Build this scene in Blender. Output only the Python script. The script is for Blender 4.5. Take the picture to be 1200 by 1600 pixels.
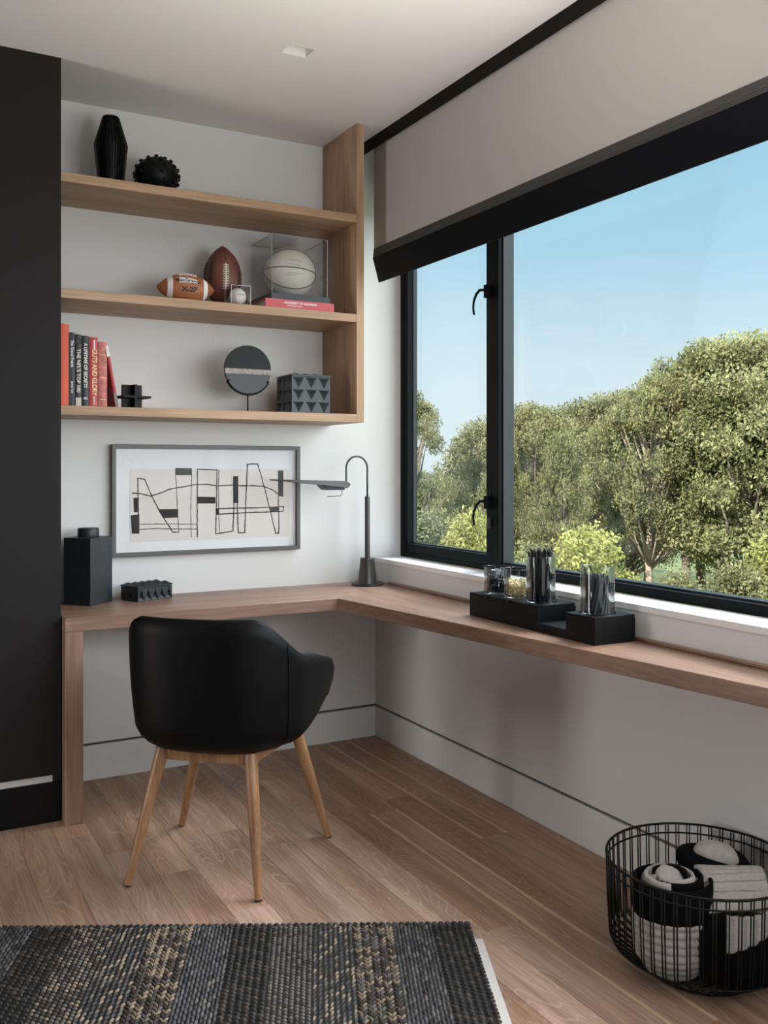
import bpy, bmesh, math, random
import numpy as np
from mathutils import Vector, Matrix
random.seed(7); rng = np.random.default_rng(7)
S = bpy.context.scene
for o in list(bpy.data.objects): bpy.data.objects.remove(o)
COL = S.collection
PI = math.pi

# ---------------------------------------------------------------- camera, sky, sun, lights, exposure
FX, HY, YAW = 1452.2, 730.4, 0.5008
CAM = (-2.1508, -4.0183, 1.3133)
cam = bpy.data.cameras.new('camera'); co = bpy.data.objects.new('camera', cam); COL.objects.link(co)
co.location = CAM; co.rotation_euler = (PI/2, 0, -YAW)
cam.sensor_width = 36; cam.lens = FX*36/1600; cam.shift_y = -(800-HY)/1600
cam.clip_start = 0.05; cam.clip_end = 500
S.camera = co
vs = S.view_settings; vs.view_transform = 'Standard'; vs.look = 'None'; vs.gamma = 1; vs.use_curve_mapping = False
vs.exposure = 0.0

W = bpy.data.worlds.new('sky'); S.world = W; W.use_nodes = True
nt = W.node_tree; nt.nodes.clear()
tc = nt.nodes.new('ShaderNodeTexCoord'); sp = nt.nodes.new('ShaderNodeSeparateXYZ')
cr = nt.nodes.new('ShaderNodeValToRGB'); bg = nt.nodes.new('ShaderNodeBackground'); ow = nt.nodes.new('ShaderNodeOutputWorld')
nt.links.new(tc.outputs['Generated'], sp.inputs[0]); nt.links.new(sp.outputs['Z'], cr.inputs[0])
el = cr.color_ramp.elements
el[0].position = 0.0; el[0].color = (0.80, 0.90, 0.95, 1)
el[1].position = 1.0; el[1].color = (0.16, 0.36, 0.58, 1)
for p, c in ((0.10, (0.71, 0.86, 0.93, 1)), (0.22, (0.46, 0.72, 0.87, 1)), (0.34, (0.33, 0.62, 0.81, 1)), (0.5, (0.25, 0.51, 0.72, 1))):
    e = el.new(p); e.color = c
nt.links.new(cr.outputs[0], bg.inputs[0]); bg.inputs[1].default_value = 1.08
nt.links.new(bg.outputs[0], ow.inputs[0])

def sun(name, d, strength, angle, color):
    l = bpy.data.lights.new(name, 'SUN'); l.energy = strength; l.angle = angle; l.color = color
    o = bpy.data.objects.new(name, l); COL.objects.link(o)
    o.rotation_euler = Vector(d).to_track_quat('-Z', 'Y').to_euler(); o.location = (0, 0, 30)
sun('sun', (0.72, 0.26, -0.50), 10.5, 0.01, (1.0, 0.93, 0.80))
sun('bright_sky_beyond_window', (-0.72, 0.58, -0.15), 4.9, math.radians(64), (0.97, 0.98, 1.0))
sun('high_sky_beyond_window', (-0.62, -0.05, -0.76), 7.6, math.radians(40), (0.98, 0.99, 1.0))
def area(name, loc, aim, sx, sy, power, color):
    l = bpy.data.lights.new(name, 'AREA'); l.shape = 'RECTANGLE'; l.size = sx; l.size_y = sy; l.energy = power; l.color = color
    o = bpy.data.objects.new(name, l); COL.objects.link(o); o.location = loc
    o.rotation_euler = (Vector(aim)-Vector(loc)).to_track_quat('-Z', 'Y').to_euler()
    return o
area('daylight_side_window', (-0.25, -4.0, 1.6), (-1.9, -1.5, 1.5), 1.7, 1.0, 47, (0.96, 0.98, 1.0))
area('rear_fill_light', (-1.9, -6.7, .95), (-1.3, 0, .55), 2.6, 1.7, 24, (0.98, 0.98, 1.0))  # added lamp lifting low front-facing surfaces; no rear window is built
area('daylight_left_window', (-4.5, -.86, 1.0), (0, -.95, 1.35), 0.66, 1.7, 42, (1.0, 0.97, 0.94))

up = area('ceiling_fill_light', (-1.0, -3.3, 1.4), (-0.95, -2.25, 2.83), .8, .5, 16, (1.0, .96, .91)); up.data.spread = math.radians(66)  # floating lamp added to brighten the ceiling, no fixture there

def at(u, v, x=None, y=None, z=None):      # image point -> place in the room on a plane x=, y= or z=
    t = (u-600)/FX; w = -(v-HY)/FX; s, c = math.sin(YAW), math.cos(YAW)
    r = (s+t*c, c-t*s, w)
    k = ((x-CAM[0])/r[0] if x is not None else (y-CAM[1])/r[1] if y is not None else (z-CAM[2])/r[2])
    return Vector([CAM[i]+k*r[i] for i in range(3)])

# ---------------------------------------------------------------- materials
def principled(name):
    m = bpy.data.materials.new(name); m.use_nodes = True
    return m, m.node_tree, m.node_tree.nodes['Principled BSDF']
def plain(name, col, rough=0.5, metal=0.0, noise=0.0, nscale=40, bump=0.0, spec=0.5, bscale=None, sheen=0.0):
    m, t, b = principled(name)
    b.inputs['Base Color'].default_value = (*col, 1); b.inputs['Roughness'].default_value = rough
    b.inputs['Metallic'].default_value = metal; b.inputs['Specular IOR Level'].default_value = spec
    if sheen: b.inputs['Sheen Weight'].default_value = sheen
    if noise or bump:
        tc = t.nodes.new('ShaderNodeTexCoord'); n = t.nodes.new('ShaderNodeTexNoise'); n.inputs['Scale'].default_value = nscale
        n.inputs['Detail'].default_value = 4
        t.links.new(tc.outputs['Object'], n.inputs['Vector'])
        if noise:
            r = t.nodes.new('ShaderNodeValToRGB')
            r.color_ramp.elements[0].position = .3; r.color_ramp.elements[1].position = .7
            r.color_ramp.elements[0].color = (*[c*(1-noise) for c in col], 1)
            r.color_ramp.elements[1].color = (*[min(1, c*(1+noise)) for c in col], 1)
            t.links.new(n.outputs['Fac'], r.inputs[0]); t.links.new(r.outputs[0], b.inputs['Base Color'])
        if bump:
            if bscale:
                n = t.nodes.new('ShaderNodeTexNoise'); n.inputs['Scale'].default_value = bscale
                t.links.new(tc.outputs['Object'], n.inputs['Vector'])
            bp = t.nodes.new('ShaderNodeBump'); bp.inputs['Strength'].default_value = bump; bp.inputs['Distance'].default_value = .002
            t.links.new(n.outputs['Fac'], bp.inputs['Height']); t.links.new(bp.outputs[0], b.inputs['Normal'])
    return m
def wood(name, dark, mid, light, axis='x', rough=0.45, scale=1.0, var=0.0, wash=0.0, streak=False):
    m, t, b = principled(name); N, L = t.nodes, t.links
    tc = N.new('ShaderNodeTexCoord'); oi = N.new('ShaderNodeObjectInfo')
    mp = N.new('ShaderNodeMapping'); mp.vector_type = 'POINT'
    k = {'x': (1.3, 16, 16), 'y': (16, 1.3, 16), 'z': (16, 16, 1.3)}[axis]
    mp.inputs['Scale'].default_value = [q*scale for q in k]
    rv = N.new('ShaderNodeVectorMath'); rv.operation = 'SCALE'; rv.inputs[0].default_value = (37, 23, 11); L.new(oi.outputs['Random'], rv.inputs['Scale'])
    L.new(tc.outputs['Object'], mp.inputs['Vector'])
    ad = N.new('ShaderNodeVectorMath'); L.new(mp.outputs[0], ad.inputs[0]); L.new(rv.outputs[0], ad.inputs[1])
    n1 = N.new('ShaderNodeTexNoise'); n1.inputs['Scale'].default_value = 1.1; n1.inputs['Detail'].default_value = 6; n1.inputs['Distortion'].default_value = .6
    L.new(ad.outputs[0], n1.inputs['Vector'])
    r = N.new('ShaderNodeValToRGB'); e = r.color_ramp.elements
    e[0].position = .28; e[0].color = (*dark, 1); e[1].position = .74; e[1].color = (*light, 1)
    q = e.new(.5); q.color = (*mid, 1)
    L.new(n1.outputs['Fac'], r.inputs[0]); col = r.outputs[0]
    # fine pores
    mp2 = N.new('ShaderNodeMapping'); mp2.inputs['Scale'].default_value = [q*scale*(7 if q > 5 else 4) for q in k]; L.new(tc.outputs['Object'], mp2.inputs['Vector'])
    n2 = N.new('ShaderNodeTexNoise'); n2.inputs['Scale'].default_value = 1; n2.inputs['Detail'].default_value = 3; L.new(mp2.outputs[0], n2.inputs['Vector'])
    mr = N.new('ShaderNodeMapRange'); mr.inputs[1].default_value = .35; mr.inputs[2].default_value = .65; mr.inputs[3].default_value = .82; mr.inputs[4].default_value = 1.1
    L.new(n2.outputs['Fac'], mr.inputs[0])
    hv = N.new('ShaderNodeHueSaturation'); L.new(col, hv.inputs['Color']); L.new(mr.outputs[0], hv.inputs['Value']); col = hv.outputs[0]
    if wash:   # pale cathedral figure rubbed into the grain
        mp3 = N.new('ShaderNodeMapping'); mp3.inputs['Scale'].default_value = {'x': (.9, 7, 7), 'y': (7, .9, 7), 'z': (7, 7, .9)}[axis]; L.new(tc.outputs['Object'], mp3.inputs['Vector'])
        a3 = N.new('ShaderNodeVectorMath'); L.new(mp3.outputs[0], a3.inputs[0]); L.new(rv.outputs[0], a3.inputs[1])
        n3 = N.new('ShaderNodeTexNoise'); n3.inputs['Scale'].default_value = 1; n3.inputs['Detail'].default_value = 1.5; L.new(a3.outputs[0], n3.inputs['Vector'])
        ml = N.new('ShaderNodeMath'); ml.operation = 'MULTIPLY'; ml.inputs[1].default_value = 34; L.new(n3.outputs['Fac'], ml.inputs[0])
        fr = N.new('ShaderNodeMath'); fr.operation = 'PINGPONG'; fr.inputs[1].default_value = .5; L.new(ml.outputs[0], fr.inputs[0])
        m4 = N.new('ShaderNodeMapRange'); m4.inputs[1].default_value = .36; m4.inputs[2].default_value = .5; m4.inputs[3].default_value = 0; m4.inputs[4].default_value = wash; L.new(fr.outputs[0], m4.inputs[0])
        mx = N.new('ShaderNodeMix'); mx.data_type = 'RGBA'; L.new(m4.outputs[0], mx.inputs[0]); L.new(col, mx.inputs[6]); mx.inputs[7].default_value = (.47, .37, .30, 1); col = mx.outputs[2]
    if var:
        h2 = N.new('ShaderNodeHueSaturation'); L.new(col, h2.inputs['Color'])
        mv = N.new('ShaderNodeMapRange'); mv.inputs[3].default_value = 1-var; mv.inputs[4].default_value = 1+var; L.new(oi.outputs['Random'], mv.inputs[0]); L.new(mv.outputs[0], h2.inputs['Value'])
        wn = N.new('ShaderNodeTexWhiteNoise'); wn.noise_dimensions = '1D'; L.new(oi.outputs['Random'], wn.inputs['W'])
        ms = N.new('ShaderNodeMapRange'); ms.inputs[3].default_value = .88; ms.inputs[4].default_value = 1.12; L.new(wn.outputs['Value'], ms.inputs[0]); L.new(ms.outputs[0], h2.inputs['Saturation'])
        col = h2.outputs[0]
    if streak:   # cream sapwood along the long edges of the board
        sx = N.new('ShaderNodeSeparateXYZ'); L.new(tc.outputs['Object'], sx.inputs[0])
        ab = N.new('ShaderNodeMath'); ab.operation = 'ABSOLUTE'; L.new(sx.outputs[0], ab.inputs[0])
        nn = N.new('ShaderNodeTexNoise'); nn.inputs['Scale'].default_value = 3.2; L.new(tc.outputs['Object'], nn.inputs['Vector'])
        sm = N.new('ShaderNodeMath'); sm.operation = 'MULTIPLY_ADD'; sm.inputs[1].default_value = .03; L.new(nn.outputs['Fac'], sm.inputs[0]); L.new(ab.outputs[0], sm.inputs[2])
        ms = N.new('ShaderNodeMapRange'); ms.inputs[1].default_value = .061; ms.inputs[2].default_value = .065; L.new(sm.outputs[0], ms.inputs[0])
        mk = N.new('ShaderNodeMath'); mk.operation = 'MULTIPLY'; mk.inputs[1].default_value = .8; L.new(ms.outputs[0], mk.inputs[0])
        mx = N.new('ShaderNodeMix'); mx.data_type = 'RGBA'; L.new(mk.outputs[0], mx.inputs[0]); L.new(col, mx.inputs[6]); mx.inputs[7].default_value = (.50, .36, .23, 1); col = mx.outputs[2]
    L.new(col, b.inputs['Base Color']); b.inputs['Roughness'].default_value = rough
    bp = N.new('ShaderNodeBump'); bp.inputs['Strength'].default_value = .12; bp.inputs['Distance'].default_value = .001
    L.new(n2.outputs['Fac'], bp.inputs['Height']); L.new(bp.outputs[0], b.inputs['Normal'])
    return m
def clear(name, tint, gloss=0.5, rough=0.02):
    m = bpy.data.materials.new(name); m.use_nodes = True; t = m.node_tree; t.nodes.clear()
    o = t.nodes.new('ShaderNodeOutputMaterial'); tr = t.nodes.new('ShaderNodeBsdfTransparent'); gl = t.nodes.new('ShaderNodeBsdfGlossy')
    fr = t.nodes.new('ShaderNodeFresnel'); fr.inputs['IOR'].default_value = 1.45; mx = t.nodes.new('ShaderNodeMixShader')
    mm = t.nodes.new('ShaderNodeMath'); mm.operation = 'MULTIPLY'; mm.inputs[1].default_value = gloss
    tr.inputs[0].default_value = (*tint, 1); gl.inputs['Roughness'].default_value = rough
    t.links.new(fr.outputs[0], mm.inputs[0]); t.links.new(mm.outputs[0], mx.inputs[0]); t.links.new(tr.outputs[0], mx.inputs[1]); t.links.new(gl.outputs[0], mx.inputs[2])
    t.links.new(mx.outputs[0], o.inputs[0]); return m
def leafy(name, c1, c2, trans=0.42):
    m = bpy.data.materials.new(name); m.use_nodes = True; t = m.node_tree; t.nodes.clear(); N, L = t.nodes, t.links
    o = N.new('ShaderNodeOutputMaterial'); d = N.new('ShaderNodeBsdfDiffuse'); tl = N.new('ShaderNodeBsdfTranslucent'); mx = N.new('ShaderNodeMixShader'); mx.inputs[0].default_value = trans
    tc = N.new('ShaderNodeTexCoord'); n = N.new('ShaderNodeTexNoise'); n.inputs['Scale'].default_value = 3.5; n.inputs['Detail'].default_value = 6; L.new(tc.outputs['Object'], n.inputs['Vector'])
    oi = N.new('ShaderNodeObjectInfo')
    r = N.new('ShaderNodeValToRGB'); r.color_ramp.elements[0].position = .40; r.color_ramp.elements[1].position = .60
    r.color_ramp.elements[0].color = (*c1, 1); r.color_ramp.elements[1].color = (*c2, 1); L.new(n.outputs['Fac'], r.inputs[0])
    h = N.new('ShaderNodeHueSaturation'); mr = N.new('ShaderNodeMapRange'); mr.inputs[3].default_value = .82; mr.inputs[4].default_value = 1.2; L.new(oi.outputs['Random'], mr.inputs[0]); L.new(mr.outputs[0], h.inputs['Value']); L.new(r.outputs[0], h.inputs['Color'])
    L.new(h.outputs[0], d.inputs[0]); L.new(h.outputs[0], tl.inputs[0]); L.new(d.outputs[0], mx.inputs[1]); L.new(tl.outputs[0], mx.inputs[2]); L.new(mx.outputs[0], o.inputs[0]); return m

M = dict(
    wall=plain('wall_paint', (.66, .655, .645), .75, bump=.04, nscale=300),
    ceil=plain('ceiling_paint', (.68, .66, .635), .85, bump=.03, nscale=250),
    black_wall=plain('black_wall_paint', (.0165, .0150, .0152), .5, spec=.12),
    black_base=plain('black_base_paint', (.0035, .0035, .0038), .5, spec=.15),
    groove=plain('reveal_shadow_metal', (.10, .095, .095), .6),
    lit_reveal=plain('lit_reveal', (.68, .68, .68), .5),
    sill=plain('white_sill', (.78, .76, .75), .4),
    blind=plain('blind_fabric', (.40, .375, .35), .9, noise=.05, nscale=500),
    fascia=plain('fascia_black', (.0035, .0033, .0032), .6, spec=.15),
    bar=plain('bar_black', (.0036, .0042, .0060), .6, spec=.10),
    bar_trim=plain('bar_trim_grey', (.040, .037, .036), .55, spec=.3),
    frame=plain('window_black_metal', (.0040, .0046, .0056), .45, spec=.08),
    frame_in=plain('window_edge_metal', (.015, .021, .026), .4, spec=.3),
    floor_base=plain('subfloor', (.05, .035, .025), .9),
    plank=wood('oak_plank', (.20, .113, .074), (.29, .178, .121), (.39, .262, .188), 'y', .45, 1.0, .17, .36),
    plank_streak=wood('oak_plank_sapwood', (.20, .110, .068), (.285, .168, .110), (.36, .23, .16), 'y', .45, 1.0, .05, .38, True),
    shelf=wood('shelf_oak_x', (.33, .195, .112), (.42, .265, .16), (.50, .33, .21), 'x', .5, .8),
    shelf_z=wood('shelf_oak_z', (.33, .195, .112), (.42, .265, .16), (.50, .33, .21), 'z', .5, .8),
    desk=wood('desk_oak_x', (.17, .092, .060), (.235, .138, .094), (.30, .185, .128), 'x', .40, .8),
    desk_y=wood('desk_oak_y', (.17, .092, .060), (.235, .138, .094), (.30, .185, .128), 'y', .40, .8),
    desk_z=wood('desk_oak_z', (.17, .092, .060), (.23, .135, .090), (.29, .18, .125), 'z', .45, .8),
    chair_wood=wood('chair_oak', (.19, .088, .038), (.275, .140, .066), (.36, .20, .10), 'z', .4, 1.2),
    leather=plain('black_leather', (.0022, .0022, .0026), .5, bump=.10, nscale=260, spec=.13),
    rubber=plain('dark_rubber', (.012, .010, .009), .6),
    black=plain('matte_black', (.0042, .0044, .0050), .45, spec=.15, bump=.08, nscale=60),
    black_satin=plain('satin_black', (.0040, .0040, .0044), .28, spec=.35),
    charcoal=plain('charcoal_lacquer', (.016, .017, .020), .42, bump=.05, nscale=50, spec=.35),
    slate=plain('slate_grey', (.070, .079, .088), .5, spec=.3),
    canister=wood('canister_blue_black', (.008, .011, .014), (.012, .016, .020), (.021, .026, .032), 'x', .5, 2.2),
    bronze=plain('dark_bronze', (.075, .073, .072), .38, metal=.75),
    bronze_dark=plain('blackened_bronze', (.020, .020, .021), .4, metal=.5),
    disc=plain('slate_disc', (.0055, .0055, .0062), .5, spec=.25, bump=.2, nscale=60),
    disc_low=plain('slate_disc_polished', (.022, .027, .032), .3, spec=.3),
    disc_band=plain('pale_stone_seam', (.30, .27, .26), .7, noise=.45, nscale=90),
    pic_frame=plain('pewter_frame', (.085, .082, .082), .45, metal=.3),
    mat=plain('white_mat_board', (.80, .80, .81), .8),
    paper=plain('warm_paper', (.72, .68, .645), .85),
    ink=plain('black_ink', (.028, .026, .027), .8, noise=.4, nscale=30),
    pic_glass=clear('picture_glass', (.975, .975, .975), .12, .06),
    glass=clear('window_glass', (.95, .97, .97), .08),
    acrylic=clear('acrylic', (.982, .986, .986), .35),
    jar=clear('jar_glass', (.955, .97, .972), .7),
    edge=plain('acrylic_edge_glow', (.36, .37, .38), .3),  # glow of the clear edges put into a pale grey colour
    cream=plain('cream_leather', (.66, .62, .56), .5, bump=.3, nscale=400),
    ball_seam=plain('ball_seam', (.10, .095, .085), .6),
    brown_ball=plain('tan_football_leather', (.34, .125, .055), .45, noise=.12, nscale=30, bump=.3, bscale=500),
    dark_ball=plain('oxblood_football_leather', (.150, .050, .038), .5, bump=.3, nscale=450),
    lace=plain('white_lace', (.72, .66, .58), .7),
    white=plain('white_print', (.78, .77, .76), .6),
    ink_black=plain('print_black', (.012, .012, .014), .6),
    red_stitch=plain('red_stitch', (.45, .05, .05), .6),
    book_orange=plain('book_orange_red', (.60, .085, .035), .55),
    book_navy=plain('book_navy_black', (.016, .018, .026), .5),
    book_grey=plain('book_charcoal', (.022, .022, .024), .5),
    book_black=plain('book_black', (.014, .015, .016), .5),
    book_red=plain('book_red', (.42, .045, .05), .5),
    book_pink=plain('book_faded_red', (.50, .15, .13), .55, noise=.35, nscale=60),
    book_rose=plain('book_rose_red', (.55, .085, .10), .5),
    pages=plain('page_block', (.55, .52, .46), .8),
    gold_print=plain('gold_print', (.75, .58, .30), .5),
    pencil=plain('pencil_black', (.008, .008, .0095), .35, spec=.4),
    gold=plain('gold_wire', (.80, .66, .40), .3, metal=.8),
    clip_black=plain('clip_black', (.02, .02, .024), .35), clip_silver=plain('clip_silver', (.6, .62, .66), .3, metal=.9),
    wire=plain('black_wire', (.0030, .0030, .0030), .5, spec=.2),
    quilt=plain('grey_quilt_cotton', (.36, .335, .32), .95, noise=.10, nscale=120, bump=.4, bscale=300),
    quilt_black=plain('black_quilt_lining', (.0028, .0028, .003), .95, spec=.1),
    pad=plain('rug_pad_felt', (.50, .47, .45), .95),
    bark=plain('bark', (.20, .165, .135), .9, noise=.4, nscale=6),
    bark_pale=plain('pale_bark', (.46, .37, .30), .9, noise=.35, nscale=6),
    grass=plain('forest_floor', (.09, .12, .04), .95, noise=.4, nscale=.6),
)
RUG = [plain('rug_yarn_'+n, c, .62, noise=.2, nscale=200, spec=.35) for n, c in (
    ('black', (.0055, .0045, .0042)), ('umber', (.036, .026, .020)), ('soot', (.016, .0145, .0145)),
    ('slate', (.042, .0395, .0415)), ('slate_pale', (.070, .066, .068)), ('grey', (.100, .087, .077)), ('tan', (.20, .15, .105)), ('jute', (.24, .18, .12)), ('blue_grey', (.032, .032, .035)))]

# ---------------------------------------------------------------- mesh helpers
class MB:
    def __init__(s): s.v = []; s.f = []; s.m = []; s.k = 0
    def add(s, vs, fs, mat=0):
        b = len(s.v); s.v += [tuple(p) for p in vs]; s.f += [tuple(b+i for i in f) for f in fs]; s.m += [mat]*len(fs); return s
    def box(s, x0, x1, y0, y1, z0, z1, mat=0):
        return s.add([(x0,y0,z0),(x1,y0,z0),(x1,y1,z0),(x0,y1,z0),(x0,y0,z1),(x1,y0,z1),(x1,y1,z1),(x0,y1,z1)],
                     [(0,3,2,1),(4,5,6,7),(0,1,5,4),(1,2,6,5),(2,3,7,6),(3,0,4,7)], mat)
    def prism(s, poly, axis, a, b, mat=0):     # poly in the two other axes (in order), extruded from a to b
        n = len(poly)
        def P(p, h): return {'x': (h, p[0], p[1]), 'y': (p[0], h, p[1]), 'z': (p[0], p[1], h)}[axis]
        return s.add([P(p, a) for p in poly]+[P(p, b) for p in poly],
                     [tuple(range(n))[::-1], tuple(range(n, 2*n))]+[(i, (i+1) % n, n+(i+1) % n, n+i) for i in range(n)], mat)
    def tube(s, pts, r, n=8, mat=0, closed=False, cap=True):
        P = [Vector(p) for p in pts]; m = len(P); R = r if hasattr(r, '__len__') else [r]*m
        vs = []; ref = None
        for i, p in enumerate(P):
            if closed: d = P[(i+1) % m]-P[i-1]
            else: d = P[min(i+1, m-1)]-P[max(i-1, 0)]
            d.normalize()
            if ref is None: ref = d.orthogonal().normalized()
            u = ref-d*ref.dot(d)
            u = u.normalized() if u.length > 1e-6 else d.orthogonal().normalized()
            ref = u; w = d.cross(u)
            for k in range(n):
                a = 2*PI*k/n; vs.append(p+u*(math.cos(a)*R[i])+w*(math.sin(a)*R[i]))
        fs = []
        for i in range(m if closed else m-1):
            j = (i+1) % m
            for k in range(n): fs.append((i*n+k, i*n+(k+1) % n, j*n+(k+1) % n, j*n+k))
        if cap and not closed: fs += [tuple(range(n))[::-1], tuple(range((m-1)*n, m*n))]
        return s.add(vs, fs, mat)
    def lathe(s, prof, c=(0, 0, 0), n=32, mat=0, close=False, rib=None):
        vs = []; m = len(prof)
        for (r, z) in prof:
            for k in range(n):
                a = 2*PI*k/n; q = r*(rib(k) if rib else 1); vs.append((c[0]+q*math.cos(a), c[1]+q*math.sin(a), c[2]+z))
        fs = [(i*n+k, i*n+(k+1) % n, (i+1)*n+(k+1) % n, (i+1)*n+k) for i in range(m-1) for k in range(n)]
        if close: fs += [((m-1)*n+k, (m-1)*n+(k+1) % n, (k+1) % n, k) for k in range(n)]
        else: fs += [tuple(range(n))[::-1], tuple(range((m-1)*n, m*n))]
        return s.add(vs, fs, mat)
    def ellipsoid(s, c, r, nu=16, nv=10, mat=0, pw=1.0, R=None):
        vs = []; c = Vector(c)
        for j in range(nv+1):
            th = PI*j/nv
            for i in range(nu):
                a = 2*PI*i/nu; q = Vector((r[0]*math.sin(th)**pw*math.cos(a), r[1]*math.sin(th)**pw*math.sin(a), r[2]*math.cos(th)))
                vs.append(c+(R @ q if R else q))
        fs = [(j*nu+i, (j+1)*nu+i, (j+1)*nu+(i+1) % nu, j*nu+(i+1) % nu) for j in range(nv) for i in range(nu)]
        return s.add(vs, fs, mat)
    def grid(s, fn, nu, nv, mat=0, closeu=False):
        vs = [fn(i/(nu if closeu else nu-1), j/(nv-1)) for j in range(nv) for i in range(nu)]
        fs = [(j*nu+i, j*nu+(i+1) % nu, (j+1)*nu+(i+1) % nu, (j+1)*nu+i) for j in range(nv-1) for i in range(nu if closeu else nu-1)]
        return s.add(vs, fs, mat)
    def xf(s, fn): s.v = [tuple(fn(Vector(p))) for p in s.v]; return s
    def build(s, name, mat, parent=None, smooth=False, bevel=0, seg=2, loc=None, kind=None, recalc=True, label=None):
        root = parent
        while root is not None and root.parent is not None: root = root.parent
        base = Vector(loc) if loc is not None else (root.location.copy() if root is not None else Vector((0, 0, 0)))
        me = bpy.data.meshes.new(name)
        me.from_pydata([tuple(Vector(p)-base) for p in s.v], [], s.f)
        mats = mat if isinstance(mat, (list, tuple)) else [mat]
        for q in mats: me.materials.append(q)
        if len(mats) > 1: me.polygons.foreach_set('material_index', s.m)
        if recalc or bevel:
            bm = bmesh.new(); bm.from_mesh(me)
            bmesh.ops.remove_doubles(bm, verts=bm.verts, dist=1e-6)
            if recalc: bmesh.ops.recalc_face_normals(bm, faces=bm.faces)
            if bevel:
                ed = [e for e in bm.edges if len(e.link_faces) == 2 and e.calc_face_angle(0) > .5]
                bmesh.ops.bevel(bm, geom=ed, offset=bevel, segments=seg, affect='EDGES', profile=.5)
            bm.to_mesh(me); bm.free()
        if smooth: me.shade_smooth() if smooth is True else me.shade_smooth()
        if smooth == 'auto':
            me.set_sharp_from_angle(angle=math.radians(35))
        o = bpy.data.objects.new(name, me); COL.objects.link(o)
        if parent is not None: o.parent = parent
        else: o.location = base
        if kind: o['kind'] = kind
        if label: o['label'] = label
        return o
def tag(o, label, cat, group=None, kind=None):
    o['label'] = label; o['category'] = cat
    if group: o['group'] = group
    if kind: o['kind'] = kind
    return o
def thing(name, loc, label, cat, group=None):
    o = bpy.data.objects.new(name, None); COL.objects.link(o); o.location = loc; o.empty_display_size = .05
    return tag(o, label, cat, group)
def struct(o, label=None, cat=None):
    o['kind'] = 'structure'
    if label: o['label'] = label
    if cat: o['category'] = cat
    return o
def text(body, size, mat, parent, M4, name='lettering', label=None, bold=0.0, xs=1.0, extrude=.0003, align='CENTER'):
    cu = bpy.data.curves.new('t', 'FONT'); cu.body = body; cu.size = size; cu.extrude = extrude; cu.offset = bold*size
    cu.align_x = align; cu.align_y = 'CENTER'; cu.resolution_u = 3
    to = bpy.data.objects.new('t', cu); COL.objects.link(to)
    me = bpy.data.meshes.new_from_object(to.evaluated_get(bpy.context.evaluated_depsgraph_get()))
    bpy.data.objects.remove(to); me.name = name
    me.transform(Matrix.Diagonal((xs, 1, 1, 1))); me.transform(M4)
    me.materials.clear(); me.materials.append(mat)
    root = parent
    while root.parent is not None: root = root.parent
    me.transform(Matrix.Translation(-root.location))
    o = bpy.data.objects.new(name, me); COL.objects.link(o); o.parent = parent
    if label: o['label'] = label
    return o
def frame_m(o, ex, ey):      # matrix: text x axis -> ex, text y axis -> ey, at o
    ex = Vector(ex).normalized(); ey = Vector(ey).normalized(); ez = ex.cross(ey)
    m = Matrix((ex, ey, ez)).transposed().to_4x4(); m.translation = Vector(o); return m

# ---------------------------------------------------------------- room shell
H = 2.8358; XL, YR = -4.6, -7.0; WX = 0.0; LEDGE = .873; FXX = .1415; BW = -.411; AX = -1.5453
fl = struct(MB().box(XL, .0, YR, .0, -.06, -.012).build('floor', M['floor_base']), 'oak plank floor of brown boards running towards the window corner', 'floor')
PWD = .12; x0 = -.03
lens = [1.05, 1.3, 1.55, 1.85]
pm = {}
def plank_mesh(w, l, mat):
    k = (round(w, 3), round(l, 3), mat.name)
    if k not in pm:
        g = .0003; c = .0006
        b = MB()
        x, y = w/2-g, l/2-g
        b.add([(-x,-y,-.012),(x,-y,-.012),(x,y,-.012),(-x,y,-.012),(-x,-y,-c),(x,-y,-c),(x,y,-c),(-x,y,-c),(-x+c,-y+c,0),(x-c,-y+c,0),(x-c,y-c,0),(-x+c,y-c,0)],
              [(0,1,5,4),(1,2,6,5),(2,3,7,6),(3,0,4,7),(4,5,9,8),(5,6,10,9),(6,7,11,10),(7,4,8,11),(8,9,10,11)])
        me = bpy.data.meshes.new('plank'); me.from_pydata(b.v, [], b.f); me.materials.append(mat); pm[k] = me
    return pm[k]
def put_plank(xc, w, ya, yb, mat):
    o = bpy.data.objects.new('plank', plank_mesh(w, yb-ya, mat)); COL.objects.link(o); o.parent = fl; o.location = (xc, (ya+yb)/2, 0)
put_plank(-.015, .03, -3.2, 0, M['plank'])
for i in range(20):
    xc = x0-PWD*(i+.5)
    if i == 3:
        put_plank(xc, PWD, -.91, 0, M['plank']); put_plank(xc, PWD, -2.46, -.91, M['plank_streak']); put_plank(xc, PWD, -3.51, -2.46, M['plank']); continue
    y = random.choice([0, -.35, -.6, -.8, -1.0])
    if y < 0: put_plank(xc, PWD, y, 0, M['plank'])
    while y > -3.3:
        l = random.choice(lens); put_plank(xc, PWD, y-l, y, M['plank_streak'] if random.random() < .06 else M['plank']); y -= l
bf = MB()
bf.box(XL, x0-PWD*20, YR, 0, -.012, 0); bf.box(x0-PWD*20, 0, YR, -5.2, -.012, 0)
bf.build('floor_boards_out_of_view', M['plank'], fl)['kind'] = 'stuff'

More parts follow.
